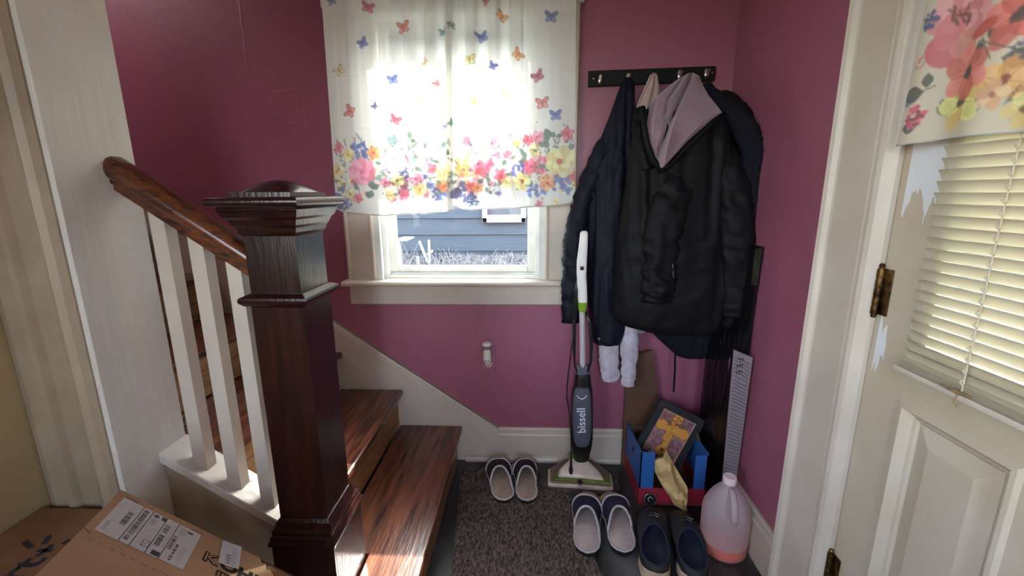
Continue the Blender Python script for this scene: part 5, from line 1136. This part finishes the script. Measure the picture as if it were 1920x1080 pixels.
cv.rect(.0755, .002, .0845, .012, srgb(66, 68, 84)); cv.rect(.092, .088, .106, .099, srgb(66, 68, 84))
bars(.088, .097, .018, .040); bars(.088, .097, .046, .078); lines(.099, .105, .01, .075, 2); lines(.112, .128, .006, .028, 7); bars(.110, .1175, .034, .072); lines(.131, .142, .05, .09, 4)
cv.rect(.128, .008, .138, .0125, DK)
mb = MB(); nu, nv = 305, 205; o = mb.grid(lambda a, b_: KP(a * LW, b_ * LH, .0009), nu, nv); gu, gv = np.meshgrid(np.linspace(0, LW, nu), np.linspace(0, LH, nv)); mb.cols = cv.sample(gu, gv).reshape(-1, 3)
lb = mb.build('address_label', PRINTM, kb, recalc=False)
text_part('label_text', '4 81-4 82 44', INKB, .0085, KP(.1262, .096, .0012), -v_, -u_, lb, .0002)
mb = MB()
for a, b_ in ((.002, -.0052), (.132, -.0045)):
    for (x0, x1, y0, y1) in ((a, a + .022, b_, b_ + .0009), (a, a + .0009, b_, b_ + .005), (a + .0211, a + .022, b_, b_ + .005)): mb.add([KP(x0, y0, .0004), KP(x1, y0, .0004), KP(x1, y1, .0004), KP(x0, y1, .0004)], [(0, 1, 2, 3)])
mb.build('corner_marks', INK, kb)
# carton print: outlined first letter, solid rest, small line under it
def KT(nm, s, m_, size, a, b_, off=0.0, ext=.0004, d=.0006, **k): return text_part(nm, s, m_, size, KP(a, b_, d), u_, -v_, kb, ext, offset=off, **k)
KT('brand_print', 'K', INK, .0335, .1725, .058, off=.0016, sx=1.30)
KT('brand_print_fill', 'K', CARD, .0335, .1725, .058, off=-.0004, d=.0012, sx=1.30)
KT('brand_print', 'O', INK, .0335, .2065, .058, off=.0016, sx=1.30)
KT('brand_print', 'HLER', INK, .0335, .2425, .058, off=.0016, sx=1.30, space=1.08)
KT('small_print', "IT'S OUR", INK, .018, .205, .079, off=.0006)
# sticker across the print
cv = Canvas(0, 0, .05, .056, .0006, srgb(222, 226, 236)); rng = random.Random(2); DKB = srgb(70, 78, 120)
for k in range(5):
    x = .03 + .0035 * k; y = rng.uniform(.004, .02)
    while y < .052: L_ = rng.uniform(.002, .006); cv.rect(x, y, x + .0014, y + L_, DKB, .75); y += L_ + .0015
for k in range(4): y = .03 + .006 * k; cv.rect(.016, y, .027, y + .003, DKB, .8)
S0 = KP(.193, -.0125, .0022); su = (u_ * 1.0 - v_ * .14).normalized(); sv = (v_ - su * su.dot(v_)).normalized()
mb = MB(); mb.grid(lambda a, b_: S0 + su * (a * .040) + sv * (b_ * .064) + n_ * (.004 * (a - .5) ** 2 * (1 if a > .5 else 0)), 60, 70); gu, gv = np.meshgrid(np.linspace(0, .05, 60), np.linspace(0, .056, 70)); mb.cols = cv.sample(gu, gv).reshape(-1, 3)
mb.build('sticker', PRINTM, kb, recalc=False)

wb = root('delivery_box', (-.98, -1.22, 0), 'brown delivery box with black printed lettering standing in the left corner', 'cardboard box')
wx0, wx1, wy0, wy1, wz = -1.120, -.842, -1.46, -1.024, .54
MB().box(wx0, wx1, wy0, wy1, .001, wz, .003).build('carton', CARDD, wb)
MB().box(wx0 + .001, wx1 - .001, (wy0 + wy1) / 2 - .15, (wy0 + wy1) / 2 - .149, wz - .0005, wz + .0006).build('flap_seam', INK, wb)
text_part('box_print', 'art', INKB, .078, (-.950, -1.163, wz + .0008), (0, 1, 0), (-1, 0, 0), wb, .0003, align='RIGHT', offset=.0014, space=.92)
mb = MB()
def stroke(a, b_, w):
    a, b_ = Vector((*a, wz)), Vector((*b_, wz)); d = (b_ - a).normalized(); s_ = Vector((-d.y, d.x, 0)) * w / 2; z = Vector((0, 0, .0012)); mb.add([a - s_ + z, b_ - s_ + z, b_ + s_ + z, a + s_ + z], [(0, 1, 2, 3)])
stroke((-.975, -1.160), (-.975, -1.130), .009); stroke((-.990, -1.145), (-.960, -1.145), .009)
stroke((-1.044, -1.124), (-1.011, -1.139), .009); stroke((-1.009, -1.106), (-.995, -1.130), .009); stroke((-.957, -1.128), (-.953, -1.116), .010)
mb.build('plus_mark', INKB, wb, recalc=False)

# ================================================================== OUTSIDE THE WINDOW
SID = mat('grey_siding', srgb(66, 76, 82), .7, col2=srgb(58, 68, 74), nscale=6, stretch=(.4, 1, 6), bump=.1)
nh = root('neighbour_house', (-.6, 3.2, .3), 'grey-blue sided neighbour house with a white window, seen through the glass', 'house')
mb = MB(); zb = .0
for k in range(16): z = zb + k * .19; mb.add([(-7, 3.20, z), (6, 3.20, z), (6, 3.222, z + .19), (-7, 3.222, z + .19)], [(0, 1, 2, 3)]); mb.add([(-7, 3.222, z), (6, 3.222, z), (6, 3.20, z), (-7, 3.20, z)], [(0, 1, 2, 3)])
mb.box(-7, 6, 3.223, 6.5, 0, 3.05); mb.build('siding', SID, nh)
MB().prism([(2.9, 3.04), (6.8, 3.04), (4.85, 4.1)], 'x', -7.2, 6.2).build('roof', mat('roof_shingle', srgb(80, 78, 80), .9, bump=.3), nh)
WHT = mat('white_trim_paint', srgb(186, 190, 192), .6)
wa, wb_ = pt(905, 417, y=3.19), pt(986, 412, y=3.19); z0 = wa.z
f = MB(); f.box(wa.x, wa.x + .055, 3.15, 3.2, z0, z0 + 1.1, .004); f.box(wb_.x - .055, wb_.x, 3.15, 3.2, z0, z0 + 1.1, .004); f.box(wa.x, wb_.x, 3.15, 3.2, z0, z0 + .055, .004); f.box(wa.x, wb_.x, 3.15, 3.2, z0 + 1.05, z0 + 1.1, .004); f.box(wa.x + .055, wb_.x - .055, 3.165, 3.2, z0 + .055, z0 + .085, .003); wf = f.build('window_frame', WHT, nh)
MB().box(wa.x + .055, wb_.x - .055, 3.185, 3.19, z0 + .085, z0 + 1.05).build('window_pane', mat('far_glass', srgb(70, 78, 86), .1), wf)
GRD = mat('dry_ground', srgb(84, 80, 76), .95, col2=srgb(128, 122, 116), nscale=14, bump=.6, bscale=30, detail=9)
mb = MB(); mb.grid(lambda u, v: (-9 + 18 * u, .16 + 6 * v, (.12 + .40 * min(1, v * 2) + .05 * noise.noise(Vector((u * 40, v * 20, 1)))) if v < .52 else .5), 120, 60)
struct('ground_outside', mb, GRD, smooth=True)
# dry brush and litter at the foot of the neighbour's wall
TW = mat('pale_twigs', srgb(140, 138, 134), .8); rr = random.Random(17); mb = MB()
for k in range(420):
    x, y = rr.uniform(-2.2, .5), rr.uniform(2.3, 3.15); z = .46 + .03 * rr.random(); h = rr.uniform(.03, .16) * (1.9 if x < -1.35 else 1.0); d = Vector((rr.uniform(-.7, .7), rr.uniform(-.4, .4), 1)).normalized()
    a = Vector((x, y, z)); m2 = a + d * h * .5 + Vector((rr.uniform(-.02, .02), 0, 0)); mb.tube([a, m2, a + d * h], [.004, .003, .0015], 5)
o = mb.build('dry_brush', TW); tag(o, 'tangle of pale dry brush along the foot of the neighbour house', 'brush', kind='stuff')
mb = MB(); lf = mat('dry_leaves', srgb(104, 96, 90), .9, col2=srgb(64, 60, 56), nscale=9); 
for k in range(900):
    x, y = rr.uniform(-2.4, .7), rr.uniform(2.1, 3.17); z = .47 + .08 * rr.random() * (1 if y > 2.8 else .4); s_ = rr.uniform(.012, .035); a = rr.random() * 6.28; t = Vector((math.cos(a), math.sin(a), rr.uniform(-.6, .6))) * s_; w = Vector((-math.sin(a), math.cos(a), rr.uniform(-.5, .5))) * s_ * .5; c = Vector((x, y, z))
    mb.add([c - t, c + w, c + t, c - w], [(0, 1, 2, 3)])
tag(mb.build('leaf_litter', lf, recalc=False), 'scattered grey-brown leaf litter on the ground outside', 'leaves', kind='stuff')
ch = root('garden_chair', (-1.25, 2.6, .45), 'broken white garden chair frame lying outside behind the window glass', 'chair')
for a, b_ in (((786, 452), (806, 500)), ((804, 450), (806, 500)), ((801, 478), (812, 470)), ((783, 480), (786, 500))):
    MB().tube([pt(*a, y=2.6), pt(*b_, y=2.6)], .012, 10).build('leg', WHT, ch, smooth=True)
A = pt(748, 446, y=2.7); B_ = pt(770, 444, y=2.7)
mb = MB(); mb.box(A.x, B_.x, 2.55, 2.85, A.z - .02, A.z, .006); mb.build('seat', WHT, ch)
mb = MB(); mb.tube([(A.x + .03, 2.6, A.z - .02), (A.x + .04, 2.6, .45)], .012, 8); mb.build('leg', WHT, ch)

# ================================================================== LIGHT
w = bpy.data.worlds.new('world'); bpy.context.scene.world = w; w.use_nodes = True; nt = w.node_tree
bg = nt.nodes['Background']; sky = nt.nodes.new('ShaderNodeTexSky'); sky.sky_type = 'NISHITA'; sky.sun_disc = False; sky.sun_elevation = math.radians(42); sky.sun_rotation = math.radians(10); sky.dust_density = 2.0
hs = nt.nodes.new('ShaderNodeHueSaturation'); hs.inputs['Saturation'].default_value = .62; nt.links.new(sky.outputs[0], hs.inputs['Color'])
nt.links.new(hs.outputs[0], bg.inputs[0]); bg.inputs[1].default_value = 1.6
def light(name, kind, loc, energy, col=(1, 1, 1), **k):
    l = bpy.data.lights.new(name, kind); l.energy = energy; l.color = col
    for a, b_ in k.items(): setattr(l, a, b_)
    o = bpy.data.objects.new(name, l); C.objects.link(o); o.location = loc; return o
sun = light('sun', 'SUN', (0, 6, 6), 12.0, (1.0, .95, .86), angle=math.radians(.6))
sun.rotation_euler = Vector((-.20, -1, -.99)).to_track_quat('-Z', 'Y').to_euler()
# added unseen fill in the left wall opening, brightens right wall and door
o = light('side_fill_light', 'AREA', (XL - .05, -2.55, 1.5), 3.0, (1.0, .96, .90), shape='RECTANGLE', size=1.0, size_y=1.2)
o.rotation_euler = Vector((1, .12, -.05)).to_track_quat('-Z', 'Z').to_euler()
o = light('stairwell_fill_light', 'AREA', (-2.1, -.42, 2.38), 2.5, (1.0, .97, .93), shape='RECTANGLE', size=.8, size_y=.6)  # added fill under the ceiling, lifts the dark wall beside the stair
vs = bpy.context.scene.view_settings; vs.view_transform = 'Standard'; vs.look = 'None'; vs.gamma = 1.0; vs.use_curve_mapping = False; vs.exposure = 1.43
